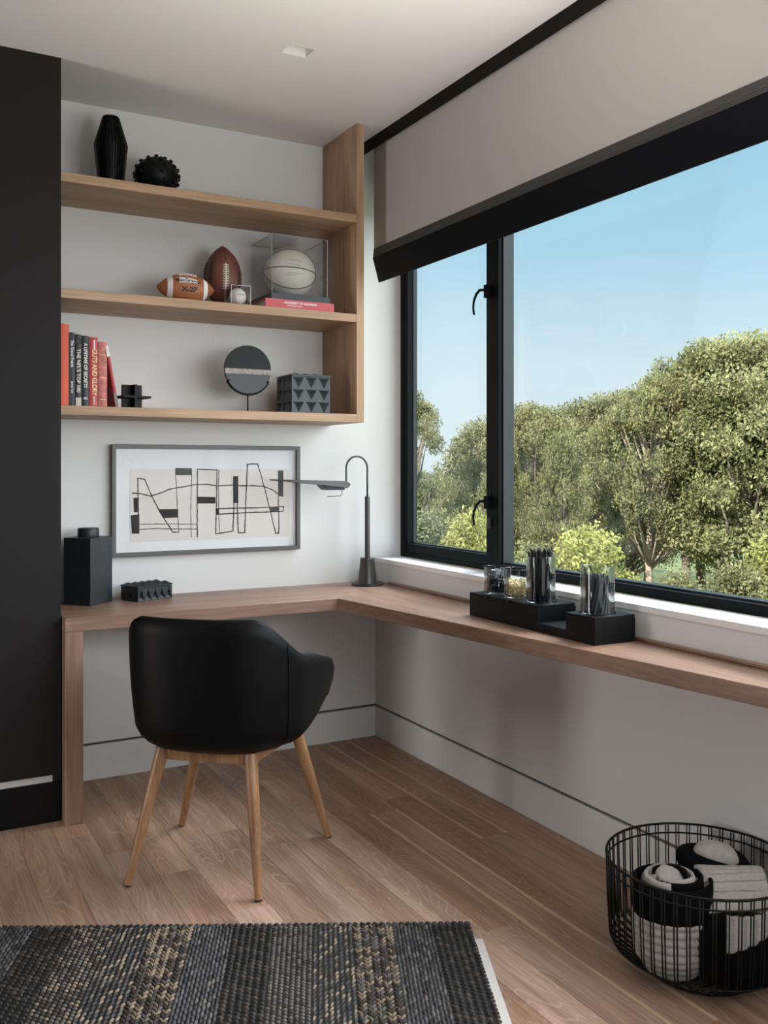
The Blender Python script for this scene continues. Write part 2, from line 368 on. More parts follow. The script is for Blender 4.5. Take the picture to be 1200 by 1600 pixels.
# ceiling with a small square recessed light opening and the shade pocket along the window
cx0, cx1, cy0, cy1 = -.845, -.745, -.925, -.845
c = MB(); Z1 = H+.12
c.box(XL, cx0, YR, 0, H, Z1); c.box(cx1, -.1434, YR, 0, H, Z1); c.box(cx0, cx1, YR, cy0, H, Z1); c.box(cx0, cx1, cy1, 0, H, Z1)
c.box(-.1434, .30, YR, 0, H+.16, H+.2); c.box(-.20, -.1434, YR, 0, Z1, H+.2)
cl = struct(c.build('ceiling', M['ceil']))
dl = thing('recessed_downlight', (-.795, -.885, H), 'small square trimless downlight recessed in the pale ceiling', 'light')
MB().prism([(cx0, cy0), (cx1, cy0), (cx1, cy1), (cx0, cy1)], 'z', H+.10, H+.115).build('back_plate', M['ceil'], dl)
b = MB(); t = .002
b.box(cx0, cx0+t, cy0, cy1, H+.0, H+.1); b.box(cx1-t, cx1, cy0, cy1, H, H+.1); b.box(cx0+t, cx1-t, cy0, cy0+t, H, H+.1); b.box(cx0+t, cx1-t, cy1-t, cy1, H, H+.1)
b.build('recess_sleeve', M['ceil'], dl)
MB().lathe([(.018, .06), (.022, .095), (.022, .10)], (-.795, -.885, H), 20).build('lamp_lens', M['slate'], dl, smooth='auto')

GZ0, GZ1 = .1435, .1555
struct(MB().box(XL, .215, .0, .14, GZ1, H+.2).build('wall_back', M['wall']))
b = MB(); b.box(XL, .215, .012, .14, GZ0, GZ1); struct(b.build('trim_1', M['groove']))
struct(MB().box(XL, .215, .0, .14, -.06, GZ0).build('baseboard_back', M['wall'], bevel=.0012, seg=1))
struct(MB().box(0, FXX, YR, 0, GZ1, LEDGE-.022).build('wall_right', M['wall']))
struct(MB().box(.012, FXX, YR, .0115, GZ0, GZ1).build('trim_2', M['groove']))
struct(MB().box(0, FXX, YR, 0, -.06, GZ0).build('baseboard_right', M['wall'], bevel=.0012, seg=1))
WY1 = -4.5; WZT = 2.62
b = MB(); b.box(0, .215, YR, 0, WZT, H+.2); b.box(0, .215, YR, WY1, LEDGE, WZT); b.box(FXX, .215, YR, 0, -.06, LEDGE-.022)
struct(b.build('wall_right_upper', M['wall']))
# black feature wall left of the alcove
struct(MB().box(XL, AX, BW, -.001, .175, H).build('wall_left', M['black_wall']))
p = at(83, 1221, y=BW)
b = MB(); b.box(XL, p.x, BW+.010, -.001, .148, .175); struct(b.build('trim_3', M['lit_reveal']))  # reflected light in the reveal painted in as pale colour
b = MB(); b.box(p.x, AX, BW, -.001, .150, .175); struct(b.build('trim_4', M['black_wall']))
struct(MB().box(XL, AX, BW, -.001, 0, .148).build('baseboard_left', M['black_base'], bevel=.001, seg=1))
struct(MB().box(XL-.1, XL, YR, .14, 0, H+.2).build('wall_far_left', M['black_wall']))
struct(MB().box(XL, .3, YR-.1, YR, 0, H+.2).build('wall_rear', M['black_wall']))

# ---------------------------------------------------------------- window
wr = bpy.data.objects.new('window_1', None); COL.objects.link(wr); wr.location = (FXX, 0, LEDGE); struct(wr, 'wide black framed window with a narrow casement at its corner end', 'window')
MB().box(-.004, FXX, YR+2.5, 0, LEDGE-.022, LEDGE).build('window_sill', M['sill'], wr, bevel=.002)
XO = .215
f = MB()
f.box(FXX, XO, -.040, 0, LEDGE, WZT)
f.build('left_jamb', M['frame'], wr, bevel=.0015, seg=1)
MB().box(FXX, XO, -.831, -.775, LEDGE, WZT).build('mullion', M['frame'], wr, bevel=.0015, seg=1)
MB().box(FXX+.02, XO, -.838, -.831, LEDGE+.03, WZT).build('mullion_glazing_bead', M['frame_in'], wr)
MB().box(FXX, XO, WY1, -.831, LEDGE, LEDGE+.034).build('fixed_sill_rail', M['frame'], wr, bevel=.0015, seg=1)
MB().box(FXX+.03, XO, WY1, -.838, LEDGE+.034, LEDGE+.041).build('fixed_glazing_bead', M['frame_in'], wr)
MB().box(FXX, XO, -.775, -.040, LEDGE, LEDGE+.022).build('casement_sill_rail', M['frame'], wr, bevel=.0015, seg=1)
MB().box(FXX, XO, WY1, 0, WZT-.05, WZT).build('head_rail', M['frame'], wr)
MB().box(FXX, XO, -3.22, -3.14, LEDGE+.034, WZT-.05).build('mullion', M['frame'], wr, bevel=.0015, seg=1)
MB().box(FXX, XO, WY1, WY1+.05, LEDGE+.034, WZT-.05).build('right_jamb', M['frame'], wr, bevel=.0015, seg=1)
XS0, XS1 = FXX+.002, FXX+.05
sa = MB(); sa.box(XS0, XS1, -.072, -.042, LEDGE+.024, WZT-.052); sa.box(XS0, XS1, -.773, -.740, LEDGE+.024, WZT-.052)
sa.box(XS0, XS1, -.740, -.072, LEDGE+.024, LEDGE+.067); sa.box(XS0, XS1, -.740, -.072, WZT-.10, WZT-.052)
sash = sa.build('casement_sash', M['frame'], wr)
bd = MB(); bd.box(.172, .19, -.076, -.072, LEDGE+.067, WZT-.1); bd.box(.172, .19, -.736, -.076, LEDGE+.067, LEDGE+.072)
bd.build('glazing_bead', M['frame_in'], sash)
MB().box(.178, .184, -.740, -.074, LEDGE+.069, WZT-.1).build('pane', M['glass'], sash)
MB().box(.186, .192, -3.14, -.836, LEDGE+.036, WZT-.05).build('pane', M['glass'], wr)
MB().box(.186, .192, WY1+.05, -3.22, LEDGE+.036, WZT-.05).build('pane', M['glass'], wr)
for zc in (2.062, 1.165):
    hb = MB(); hb.box(.118, XS0, -.775, -.753, zc-.028, zc+.028)
    ho = hb.build('handle_mount', M['frame'], sash, bevel=.003)
    pts = [(.122, -.764, zc+.005), (.10, -.752, zc+.004), (.09, -.742, zc-.012), (.085, -.730, zc-.04), (.085, -.726, zc-.07), (.087, -.729, zc-.098)]
    MB().tube(pts, [.006, .0065, .006, .0052, .0048, .005], 8).build('handle_lever', M['frame'], sash, smooth=True)
MB().box(.130, XS0, -.775, -.762, 1.055, 1.10).build('latch_plate', M['bar_trim'], sash, bevel=.002)

# ---------------------------------------------------------------- roller shade
k = 1.01317
FBX, FBZ, FBY = -.128, 2.3217, -.226
sh = thing('roller_shade', (FBX, -2.4, H), 'wide grey fabric roller shade hanging over the top of the window', 'blind')
MB().box(FBX, FBX+.0015, WY1, FBY, FBZ-.02, H+.10).build('shade_fabric', M['blind'], sh)
MB().tube([(FBX+.03, WY1, H+.10), (FBX+.03, FBY, H+.10)], .03, 20).build('roller_tube', M['blind'], sh, smooth='auto')
MB().prism([(-.1300, 2.3240), (-.1343, 2.2825), (-.116, 2.2825), (-.122, 2.3240)], 'y', WY1, FBY-.002).build('hem_trim', M['bar_trim'], sh)
for j in range(2):
    z = 2.2905+j*.006; x = -.1337+j*.0006
    MB().box(x-.0012, x+.001, WY1, FBY-.002, z, z+.0016).build('trim_line', M['slate'], sh)
MB().prism([(-.1345, 2.2823), (-.1018, 2.1705), (-.090, 2.174), (-.105, 2.2823)], 'y', WY1, FBY+.003).build('bottom_bar', M['bar'], sh, bevel=.0015, seg=1)
fa = MB().box(-.1434, -.1352, WY1, -.001, 2.7814, H+.10).build('shade_fascia', M['fascia'], loc=(-.139, -2.3, H))
tag(fa, 'long black fascia strip along the ceiling edge above the shade', 'trim')

# ---------------------------------------------------------------- built-in desk
DT, DB = .76, .709; DF = -.478
dk = thing('built_in_desk', (-1.51, DF, 0), 'L-shaped brown oak desk built into the alcove and under the window', 'desk')
MB().prism([(AX+.004, DF), (-.436, DF), (-.012, -.012), (-.012, -.001), (AX+.004, -.001)], 'z', DB, DT).build('worktop_back', M['desk'], dk, bevel=.0015, seg=1)
yR = -4.3; xr = lambda y: -.436+(.247/1.962)*(DF-y)
MB().prism([(-.4357, DF), (-.0115, -.0125), (-.0005, -.0125), (-.0005, yR), (xr(yR), yR)], 'z', DB, DT).build('worktop_window', M['desk_y'], dk, bevel=.0015, seg=1)
MB().box(-.020, -.0005, yR, -.16, DT, DT+.012).build('back_lip', M['desk_y'], dk, bevel=.003)
MB().box(AX+.004, -1.4772, DF, -.001, 0.0, DB-.0005).build('end_panel', M['desk_z'], dk, bevel=.002, seg=1)

# ---------------------------------------------------------------- wall shelves
DS = -.3565; PX0, PX1 = -.2842, -.2471
su = thing('wall_shelf_unit', (-.9, 0, 1.5128), 'oak wall shelf unit of three thick shelves and a tall side panel', 'shelf')
for (t0, t1) in ((2.3955, 2.4311), (1.9552, 1.9913), (1.5128, 1.5485)):
    MB().box(AX+.001, PX0-.0003, DS, -.001, t0, t1).build('shelf', M['shelf'], su, bevel=.0012, seg=1)
MB().box(PX0, PX1, DS, -.001, 1.5128, H-.0005).build('side_panel', M['shelf_z'], su, bevel=.0012, seg=1)
S1, S2, S3 = 2.4311, 1.9913, 1.5485

# ---------------------------------------------------------------- top shelf
N = 40
vz = MB(); prof = [(.046, 0), (.050, .004), (.066, .17), (.0668, .178), (.0655, .186), (.034, .291), (.030, .296), (.025, .293), (.032, .25), (.03, .02)]
vz.lathe([(r*1.0, z) for r, z in prof], (-1.317, -.20, S1), 34*4, rib=lambda k: (1.0, 1.0, .87, .87)[k % 4])
tag(vz.build('ribbed_vase', M['black_satin'], loc=(-1.317, -.2, S1)), 'tall faceted black ribbed vase on the top shelf', 'vase')
sc = Vector((-1.136, -.22, S1+.0775)); SR = .089
sb = thing('spiked_orb', (sc.x, sc.y, S1), 'black orb covered in short pegs beside the ribbed vase', 'ornament')
MB().ellipsoid(sc, (SR, SR, .0775), 32, 18).build('orb_body', M['black'], sb, smooth=True)
pg = 0
for j in range(1, 8):
    th = PI*j/8; n = max(3, int(round(12*math.sin(th))))
    if j == 7: continue
    for i in range(n):
        a = 2*PI*(i+.5*(j % 2))/n
        d = Vector((math.sin(th)*math.cos(a), math.sin(th)*math.sin(a), math.cos(th)))
        q = sc+Vector((d.x*SR, d.y*SR, d.z*.0775)); R = d.to_track_quat('Z', 'Y').to_matrix()
        MB().lathe([(.0078, -.006), (.0078, .0058), (.0062, .0078)], (0, 0, 0), 10).xf(lambda p: R @ p+q).build('peg', M['black'], sb)

# ---------------------------------------------------------------- middle shelf
def lace_set(fn, n, mat, parent, long_r=.0022):
    m = MB(); m.tube([fn(t/10, 0) for t in range(11)], long_r*1.3, 6)
    for i in range(n):
        t = .06+.88*i/(n-1); m.tube([fn(t, s*.0115) for s in (-1, -.5, 0, .5, 1)], long_r, 6)
    return m.build('laces', mat, parent, smooth=True)
# tan football lying on its side
fc = Vector((-1.025, -.255, S2+.0605)); La, Ra = .120, .0605
ft = thing('tan_football', (fc.x, fc.y, S2), 'tan football with white end stripes lying on the middle shelf', 'ball')
fr_ = lambda t: Ra*(max(0, 1-abs(t)**2.1))**.82        # radius along the axis, t in -1..1
fR = Matrix.Rotation(math.radians(-6), 3, 'Z')
def fpt(t, ang, off=0):   # ang 0 = facing -y, 90deg = up
    r = fr_(t)+off; return fc+fR @ Vector((t*La, -r*math.cos(ang), r*math.sin(ang)))
def fb_body(m, t0, t1, off, n=36, steps=24, mat=0):
    m.grid(lambda u, v: fpt(t0+(t1-t0)*v, 2*PI*u, off), n, steps, mat, closeu=True); return m
fb_body(MB(), -1, 1, 0, 36, 40).build('leather_body', M['brown_ball'], ft, smooth=True)
for a, b_ in ((-.67, -.50), (.55, .70)):
    fb_body(MB(), a, b_, .0007, 36, 5).build('white_stripe', M['white'], ft, smooth=True)
lace_set(lambda t, s: fpt(-.30+.62*t, math.radians(60)+s/Ra, .0015), 8, M['lace'], ft)
def wrap_text(body, size, mat, parent, mapf, bold=.02, xs=1.0):
    o = text(body, size, mat, parent, Matrix.Identity(4), bold=bold, xs=xs, extrude=0)
    root = parent.location
    for v in o.data.vertices: v.co = Vector(mapf(v.co.x, v.co.y))-root if True else v.co
    return o
wl = MB()
wl.grid(lambda u, v: fpt(-.30+.62*u, math.radians(14)+math.radians(27)*(v*(1-.35*u)), .0008), 14, 5)
wl.build('maker_patch', M['white'], ft, smooth=True)
def text_on_ball(body, size, mat, parent, t_c, ang, off, bold=.02, xs=1.0, slope=0):
    o = text(body, size, mat, parent, Matrix.Identity(4), bold=bold, xs=xs, extrude=0)
    r0 = parent.location
    for v in o.data.vertices:
        w = v.co + r0     # undo root shift
        v.co = fpt(t_c+w.x/La, ang+(w.y-slope*w.x)/Ra, off)-r0
    return o
text_on_ball('MacGregor', .0225, M['ink_black'], ft, .01, math.radians(23.5), .0014, .02, 1.0, .06)
text_on_ball('X-2P', .0270, M['ink_black'], ft, .04, math.radians(-12), .0010, .05, 1.15)
# dark football standing on its tip
gc = Vector((-.835, -.165, S2+.139)); LB, RB = .1385, .081
gt = thing('dark_football', (gc.x, gc.y, S2), 'dark brown football standing on its tip behind the boxed baseball', 'ball')
def gpt(t, ang, off=0):   # ang 0 faces the camera side
    r = RB*(max(0, 1-abs(t)**2.05))**.78+off; a = ang-PI/2-.35
    return gc+Vector((r*math.cos(a), r*math.sin(a), t*LB))
MB().grid(lambda u, v: gpt(-1+2*v, 2*PI*u), 40, 36, closeu=True).build('leather_body', M['dark_ball'], gt, smooth=True)
lace_set(lambda t, s: gpt(-.46+.82*t, .18+s*1.15/RB, .0018), 11, M['lace'], gt, .0025)
for k_ in range(4): MB().tube([gpt(-.98+1.96*i/24, .18+PI/2*k_ if k_ else .18, .0002) for i in range(25)], .0010, 5).build('seam', M['black'], gt, smooth=True)
sg = MB()
for a0, ww in ((-.62, .30), (-1.12, .30), (1.02, .22)):
    for r_ in range(9):
        t0 = .38-.085*r_+.02*rng.random()
        sg.tube([gpt(t0+.016*math.sin(i*2.4+r_), a0-ww/2+ww*i/9*(0.7+.3*rng.random()), .0008) for i in range(9)], .0024, 4)
sg.build('signatures', M['ink_black'], gt)['kind'] = 'stuff'
# boxed baseball
bc = thing('boxed_baseball', (-.815, -.30, S2), 'white baseball in a small clear cube in front of the dark football', 'ball')
def clear_box(x0, x1, y0, y1, z0, z1, t, mat, parent, name='clear_cube', floor_=True):
    m = MB(); m.box(x0, x0+t, y0, y1, z0, z1); m.box(x1-t, x1, y0, y1, z0, z1); m.box(x0+t, x1-t, y0, y0+t, z0, z1); m.box(x0+t, x1-t, y1-t, y1, z0, z1); m.box(x0+t, x1-t, y0+t, y1-t, z1-t, z1)
    if floor_: m.box(x0+t, x1-t, y0+t, y1-t, z0, z0+t)
    return m.build(name, mat, parent)
clear_box(-.856, -.772, -.335, -.255, S2, S2+.080, .003, M['acrylic'], bc)
for (x, y) in ((-.856, -.335), (-.772, -.335), (-.856, -.255)): MB().box(x-.0007, x+.0007, y-.0007, y+.0007, S2, S2+.08).build('cube_edge', M['white'], bc)
MB().box(-.856, -.772, -.3357, -.3343, S2+.0793, S2+.0805).build('cube_edge', M['white'], bc)
bq = Vector((-.814, -.295, S2+.040))
MB().ellipsoid(bq, (.0355, .0355, .0355), 28, 16).build('baseball', M['white'], bc, smooth=True)
for sgn in (-1, 1):
    pts = []
    for i in range(40):
        a = 2*PI*i/40; b_ = .44
        v_ = Vector((sgn*(b_+.28*math.cos(2*a)), math.cos(a)*.9, math.sin(a)*.9)).normalized()*.0357; pts.append(bq+v_)
    MB().tube(pts, .0007, 4, closed=True).build('stitching', M['red_stitch'], bc)
text('Rawlings', .0085, M['red_stitch'], bc, frame_m(bq+Vector((0, -.0362, .004)), (1, 0, 0), (0, 0, 1)))

# red book, case base, basketball display case
rb = thing('flat_red_book', (-.55, -.22, S2), 'red book lying flat under the basketball display case', 'book')
RY0 = -.345
bk = MB(); bk.box(-.709, -.389, RY0, -.095, S2, S2+.004); bk.box(-.709, -.389, RY0, -.095, S2+.0335, S2+.0375); bk.box(-.709, -.389, RY0, RY0+.004, S2+.004, S2+.0335)
bk.build('cover', M['book_rose'], rb); MB().box(-.705, -.393, RY0+.004, -.099, S2+.004, S2+.0335).build('page_block', M['pages'], rb)
text('UNIVERSITY OF ARKANSAS', .0125, M['white'], rb, frame_m((-.548, RY0-.0004, S2+.0245), (1, 0, 0), (0, 0, 1)), bold=.03, xs=1.0)
text('FOOTBALL VAULT', .0085, M['white'], rb, frame_m((-.575, RY0-.0004, S2+.0125), (1, 0, 0), (0, 0, 1)), bold=.02, xs=1.0)
ZB = S2+.0375
dc = thing('basketball_display_case', (-.54, -.2, ZB), 'clear display case with dark base holding the white basketball', 'display case')
MB().box(-.677, -.401, -.33, -.062, ZB, ZB+.030).build('case_base', M['slate'], dc, bevel=.002, seg=1)
clear_box(-.669, -.409, -.318, -.072, ZB+.030, ZB+.282, .004, M['acrylic'], dc, 'clear_cover', False)
for (x, y) in ((-.669, -.318), (-.409, -.318), (-.669, -.072), (-.409, -.072)): MB().box(x-.0009, x+.0009, y-.0009, y+.0009, ZB+.03, ZB+.282).build('edge_glow', M['edge'], dc)
for y in (-.318, -.072): MB().box(-.668, -.410, y-.0008, y+.0008, ZB+.281, ZB+.2825).build('edge_glow', M['edge'], dc)
for x in (-.669, -.409): MB().box(x-.0008, x+.0008, -.317, -.073, ZB+.281, ZB+.2825).build('edge_glow', M['edge'], dc)
bb = Vector((-.538, -.195, ZB+.030+.116)); BR = .1155
wb = thing('white_basketball', (bb.x, bb.y, ZB+.03), 'white basketball with dark seams inside the clear display case', 'ball')
MB().ellipsoid(bb, (BR, BR, BR), 40, 24).build('ball_body', M['cream'], wb, smooth=True)
BRm = Matrix.Rotation(math.radians(-14), 3, 'Z') @ Matrix.Rotation(math.radians(3), 3, 'Y') @ Matrix.Rotation(math.radians(-2), 3, 'X')
def seam(fn): MB().tube([bb+BRm @ (Vector(fn(2*PI*i/64)).normalized()*(BR+.0003)) for i in range(64)], .0024, 6, closed=True).build('seam', M['ball_seam'], wb, smooth=True)
for an in (0, 47, -50):
    ca2, sa2 = math.cos(math.radians(an)), math.sin(math.radians(an)); seam(lambda a: (math.cos(a), math.sin(a)*ca2, math.sin(a)*sa2))
for rr, ang, w_ in ((.30, .12, 7), (.12, .0, 6), (-.22, .15, 5), (-.30, -.3, 4)):
    pts = []
    for i in range(w_*4):
        d = BRm @ Vector((-.25+.55*i/(w_*4)+ang*.3, -1, rr+.022*math.sin(i*1.9+rr*20))).normalized(); pts.append(bb+d*(BR+.0002))
    MB().tube(pts, .0006, 4).build('signature', M['ball_seam'], wb)

# ---------------------------------------------------------------- bottom shelf: books
def book(name, x0, x1, h, y0, depth, mat, label, lines=(), lean=0.0, extra=None):
    t = thing(name, ((x0+x1)/2, y0+depth/2, S3), label, 'book', 'books standing on the bottom shelf')
    w = x1-x0
    piv = Vector((x1, 0, S3))
    X = (lambda p: Matrix.Rotation(lean, 3, 'Y') @ (p-piv)+piv) if lean else (lambda p: p)
    c = .0022; y1 = y0+depth
    m = MB(); m.box(x0, x0+c, y0, y1, S3, S3+h); m.box(x1-c, x1, y0, y1, S3, S3+h)
    m.grid(lambda u, v: (x0+w*u, y0-.003*math.sin(PI*u), S3+h*v), 7, 2); m.box(x0+c, x1-c, y0+.0005, y0+c, S3, S3+h)
    m.xf(X).build('cover', mat, t)
    MB().box(x0+c, x1-c, y0+c, y1-.004, S3+.003, S3+h-.003).xf(X).build('page_block', M['pages'], t)
    for (s, size, zc, mt, xs, dx) in lines:
        o = text(s, size, mt, t, Matrix.Identity(4), bold=.02, xs=xs)
        Mx = frame_m(((x0+x1)/2+dx, y0-.0034, S3+zc), (0, 0, -1), (1, 0, 0))
        o.data.transform(Matrix.Translation(t.location)); o.data.transform(Mx); o.data.transform(Matrix.Translation(-t.location))
    if extra: extra(t, X)
    return t
YB = -.285
def strip(x0, x1, z0, z1, mat, name='spine_panel'):
    return lambda t, X: MB().box(x0, x1, YB-.0036, YB-.0010, S3+z0, S3+z1).xf(X).build(name, mat, t)
book('orange_book', -1.5415, -1.4945, .318, YB, .2, M['book_orange'], 'tallest orange-red book at the left end of the bottom shelf', [('THE RAZORBACKS', .011, .17, M['book_red'], 1.2, 0)] if False else ())
book('navy_book', -1.4935, -1.4725, .287, YB, .19, M['book_navy'], 'slim navy book with white script lettering beside the orange-red book', [('The Grand Prairie', .0150, .205, M['white'], .95, 0), ('James Lee', .0105, .075, M['white'], 1.1, 0)],
     extra=strip(-1.4932, -1.4895, .004, .283, M['slate'], 'spine_edge'))
def ex3(t, X):
    MB().box(-1.4700, -1.4490, YB-.0036, YB-.0010, S3+.002, S3+.036).build('spine_foot', M['pages'], t)
    MB().box(-1.4700, -1.4490, YB-.0036, YB-.0010, S3+.245, S3+.268).build('spine_head', M['bar_trim'], t)
book('charcoal_book', -1.4715, -1.4480, .281, YB, .2, M['book_grey'], 'charcoal book with cream capitals and a cream foot on its spine', [("THE NFL'S TOP 100", .0195, .140, M['lace'], 1.02, 0)], extra=ex3)
book('black_book', -1.4470, -1.4205, .278, YB, .19, M['book_black'], 'black book with large white capitals ending in II on its spine', [('A LIFETIME OF SECRETS', .0180, .162, M['white'], .92, 0), ('II', .020, .034, M['white'], .9, 0)])
def ex5(t, X):
    MB().box(-1.4025, -1.3975, YB-.0038, YB-.0015, S3+.225, S3+.262).build('spine_mark', M['white'], t)
    MB().box(-1.4030, -1.3990, YB-.0038, YB-.0015, S3+.010, S3+.042).build('spine_mark', M['lace'], t)
book('red_book', -1.4190, -1.3865, .274, YB, .2, M['book_red'], 'red book with bold gold lettering on its spine', [('GUTS AND GLORY', .0265, .137, M['gold_print'], .80, .003)], extra=ex5)
book('faded_red_book', -1.3845, -1.3505, .258, YB, .18, M['book_pink'], 'mottled faded red book with gold marks between gold-lettered and leaning books', extra=lambda t, X: [MB().box(-1.378, -1.357, YB-.0038, YB-.0015, S3+z, S3+z+.003).build('gold_rule', M['gold_print'], t) for z in (.03, .115, .205)])
def ex7(t, X):
    MB().box(-1.316, -1.3045, YB-.0038, YB-.001, S3+.205, S3+.247).xf(X).build('spine_head', M['white'], t, label='white top of the spine')
    MB().box(-1.316, -1.3045, YB-.0038, YB-.001, S3+.002, S3+.062).xf(X).build('spine_foot', M['disc_band'], t, label='grey foot of the spine')
book('leaning_book', -1.3165, -1.3040, .247, YB, .19, M['book_red'], 'thin red and white book leaning at the right end of the row', (('POEMS', .008, .14, M['white'], 1, 0),) if False else (), -.17, ex7)
# cross-shaped bookend
cb = thing('interlocked_bookend', (-1.258, -.29, S3), 'black ornament of interlocked square plates beside the leaning book', 'ornament')
cc = Vector((-1.252, -.275, S3+.047))
for nm, (a, b_, c_) in (('upright_plate', (.0055, .045, .047)), ('upright_plate', (.041, .0055, .047)), ('flat_plate', (.058, .048, .0045))):
    MB().box(-a, a, -b_, b_, -c_, c_).xf(lambda p: Matrix.Rotation(.15, 3, 'Z') @ p+cc+(Vector((0.004, 0, -.002)) if c_ < .01 else Vector())).build(nm, M['black'], cb, bevel=.001, seg=1)
# round disc on stand
dcx, dcy, dcz, DR = -.735, -.20, 1.737, .1045
ds_ = thing('disc_sculpture', (dcx, dcy, S3), 'round dark stone disc with a pale band held on a thin stand', 'sculpture')
def disc_slice(a0, a1, th, mat, name):
    m = MB(); pts = []
    n = 40
    # slice of the circle between heights a0 and a1 (fractions of R)
    l = [(math.sqrt(max(0, 1-h*h)), h) for h in np.linspace(a0, a1, n)]
    pts = [(dcx+DR*x, dcz+DR*h) for x, h in l]+[(dcx-DR*x, dcz+DR*h) for x, h in l[::-1]]
    pts = [p for i, p in enumerate(pts) if i == 0 or (Vector(p)-Vector(pts[i-1])).length > 1e-5]
    m.prism(pts, 'y', dcy-th, dcy+th)
    return m.build(name, mat, ds_)
disc_slice(.02, 1, .010, M['disc'], 'upper_half'); disc_slice(-.19, .02, .0105, M['disc_band'], 'stone_band'); disc_slice(-1, -.19, .010, M['disc_low'], 'lower_half')
m = MB(); m.tube([(dcx+(DR+.004)*math.sin(a), dcy-.002, dcz-(DR+.004)*math.cos(a)) for a in np.linspace(-1.05, 1.05, 24)], .0042, 8)
for s_ in (-1, 1): m.tube([(dcx+s_*(DR+.004)*math.sin(1.05), dcy+.0, dcz-(DR+.004)*math.cos(1.05)), (dcx+s_*(DR+.004)*math.sin(1.05)-s_*.006, dcy-.016, dcz-(DR+.004)*math.cos(1.05)+.004)], .004, 8)
m.build('cradle', M['black'], ds_, smooth=True)
MB().tube([(dcx, dcy-.002, dcz-DR-.003), (dcx, dcy-.002, S3+.006)], .0032, 8).build('stem', M['black'], ds_, smooth=True)
MB().lathe([(.035, 0), (.035, .005), (.03, .007)], (dcx, dcy-.002, S3), 24).build('base_plate', M['black'], ds_, smooth='auto')

# faceted boxes
def facet_box(name, o, ex, L, Wd, hb, hl, nx, nz, nl, nw, ht, mat, label, depth=.010, flip=False):
    ex = Vector((ex[0], ex[1], 0)).normalized(); ey = Vector((-ex.y, ex.x, 0)); o = Vector(o)
    t = thing(name, o+ex*L/2+ey*Wd/2, label, 'box')
    T = lambda p: o+ex*p.x+ey*p.y+Vector((0, 0, p.z))
    def face(m, n, a, nvec_in, length, orient):
        for j in range(nz):
            for i in range(n):
                w = length/n; h = hb/nz; u0, u1 = i*w, (i+1)*w; v0, v1 = j*h, (j+1)*h
                g = .06
                tl, tr, bl, br = a(u0, v1), a(u1, v1), a(u0, v0), a(u1, v0); um = (u0+u1)/2
                if flip:
                    A, B, Cc = a(u0+g*w, v0+g*h), a(u1-g*w, v0+g*h), a(um, v1-g*h); ap = a(um, v0+h*.42)+nvec_in*depth
                    m.add([A, B, Cc, ap], [(0, 1, 3), (1, 2, 3), (2, 0, 3)])
                    m.add([bl, br, tr, tl, A, B, Cc], [(0, 1, 5, 4), (1, 2, 6, 5), (2, 3, 6), (3, 0, 4, 6)])
                else:
                    A, B, Cc = a(u0+g*w, v1-g*h), a(u1-g*w, v1-g*h), a(um, v0+g*h); ap = a(um, v1-h*.30)+nvec_in*depth
                    m.add([A, B, Cc, ap], [(0, 1, 3), (1, 2, 3), (2, 0, 3)])
                    m.add([tl, tr, br, bl, A, B, Cc], [(0, 1, 5, 4), (1, 2, 6, 5), (2, 3, 6), (3, 0, 4, 6)])
    m = MB(); ny = max(2, int(round(nx*Wd/L)))
    face(m, nx, lambda u, v: Vector((u, 0, v)), Vector((0, 1, 0)), L, 0)
    face(m, nx, lambda u, v: Vector((L-u, Wd, v)), Vector((0, -1, 0)), L, 0)
    face(m, ny, lambda u, v: Vector((0, Wd-u, v)), Vector((1, 0, 0)), Wd, 0)
    face(m, ny, lambda u, v: Vector((L, u, v)), Vector((-1, 0, 0)), Wd, 0)
    m.box(.0, L, .0, Wd, -.0, .0005); m.box(0, L, 0, Wd, hb-.0005, hb)
    m.xf(T).build('box_body', mat, t)
    e = .002
    ld = MB(); ld.box(-e, L+e, -e, Wd+e, hb+.003, hb+hl); ld.box(.004, L-.004, .004, Wd-.004, hb, hb+.003)
    lo = ld.xf(T).build('lid', mat, t)
    st = MB()
    for i in range(nl):
        for j in range(nw):
            a0, a1, b0, b1 = -e+(L+2*e)*i/nl, -e+(L+2*e)*(i+1)/nl, -e+(Wd+2*e)*j/nw, -e+(Wd+2*e)*(j+1)/nw; z = hb+hl
            st.add([(a0, b0, z), (a1, b0, z), (a1, b1, z), (a0, b1, z), ((a0+a1)/2, (b0+b1)/2, z+ht)], [(0, 1, 4), (1, 2, 4), (2, 3, 4), (3, 0, 4)])
    st.xf(T).build('lid_pyramids', mat, lo)
    return t
facet_box('tall_faceted_box', (-.572, -.305, S3), (1, .0), .182, .17, .160, .008, 3, 3, 4, 4, .008, M['slate'], 'slate grey box with rows of carved triangles at the right of the bottom shelf', .024)

# ---------------------------------------------------------------- framed picture
PY = -.030
pf = thing('framed_abstract', (-.84, PY, .93), 'framed abstract ink drawing of black lines and blocks on the back wall', 'picture')
X0, X1, Z0, Z1_ = -1.275, -.412, .933, 1.411; fw = .017
m = MB()
m.box(X0, X0+fw, PY, -.001, Z0, Z1_); m.box(X1-fw, X1, PY, -.001, Z0, Z1_); m.box(X0+fw, X1-fw, PY, -.001, Z0, Z0+fw); m.box(X0+fw, X1-fw, PY, -.001, Z1_-fw, Z1_)
m.build('frame', M['pic_frame'], pf, bevel=.001, seg=1)
MB().box(X0+fw, X1-fw, -.0105, -.002, Z0+fw, Z1_-fw).build('mat_board', M['mat'], pf)
a_, b_ = at(203, 733, y=-.011), at(452, 838, y=-.011)
pp = MB().box(a_.x, b_.x, -.0118, -.0105, b_.z, a_.z).build('paper_sheet', M['paper'], pf)
MB().box(X0+fw, X1-fw, PY+.006, PY+.008, Z0+fw, Z1_-fw).build('glazing', M['pic_glass'], pf)
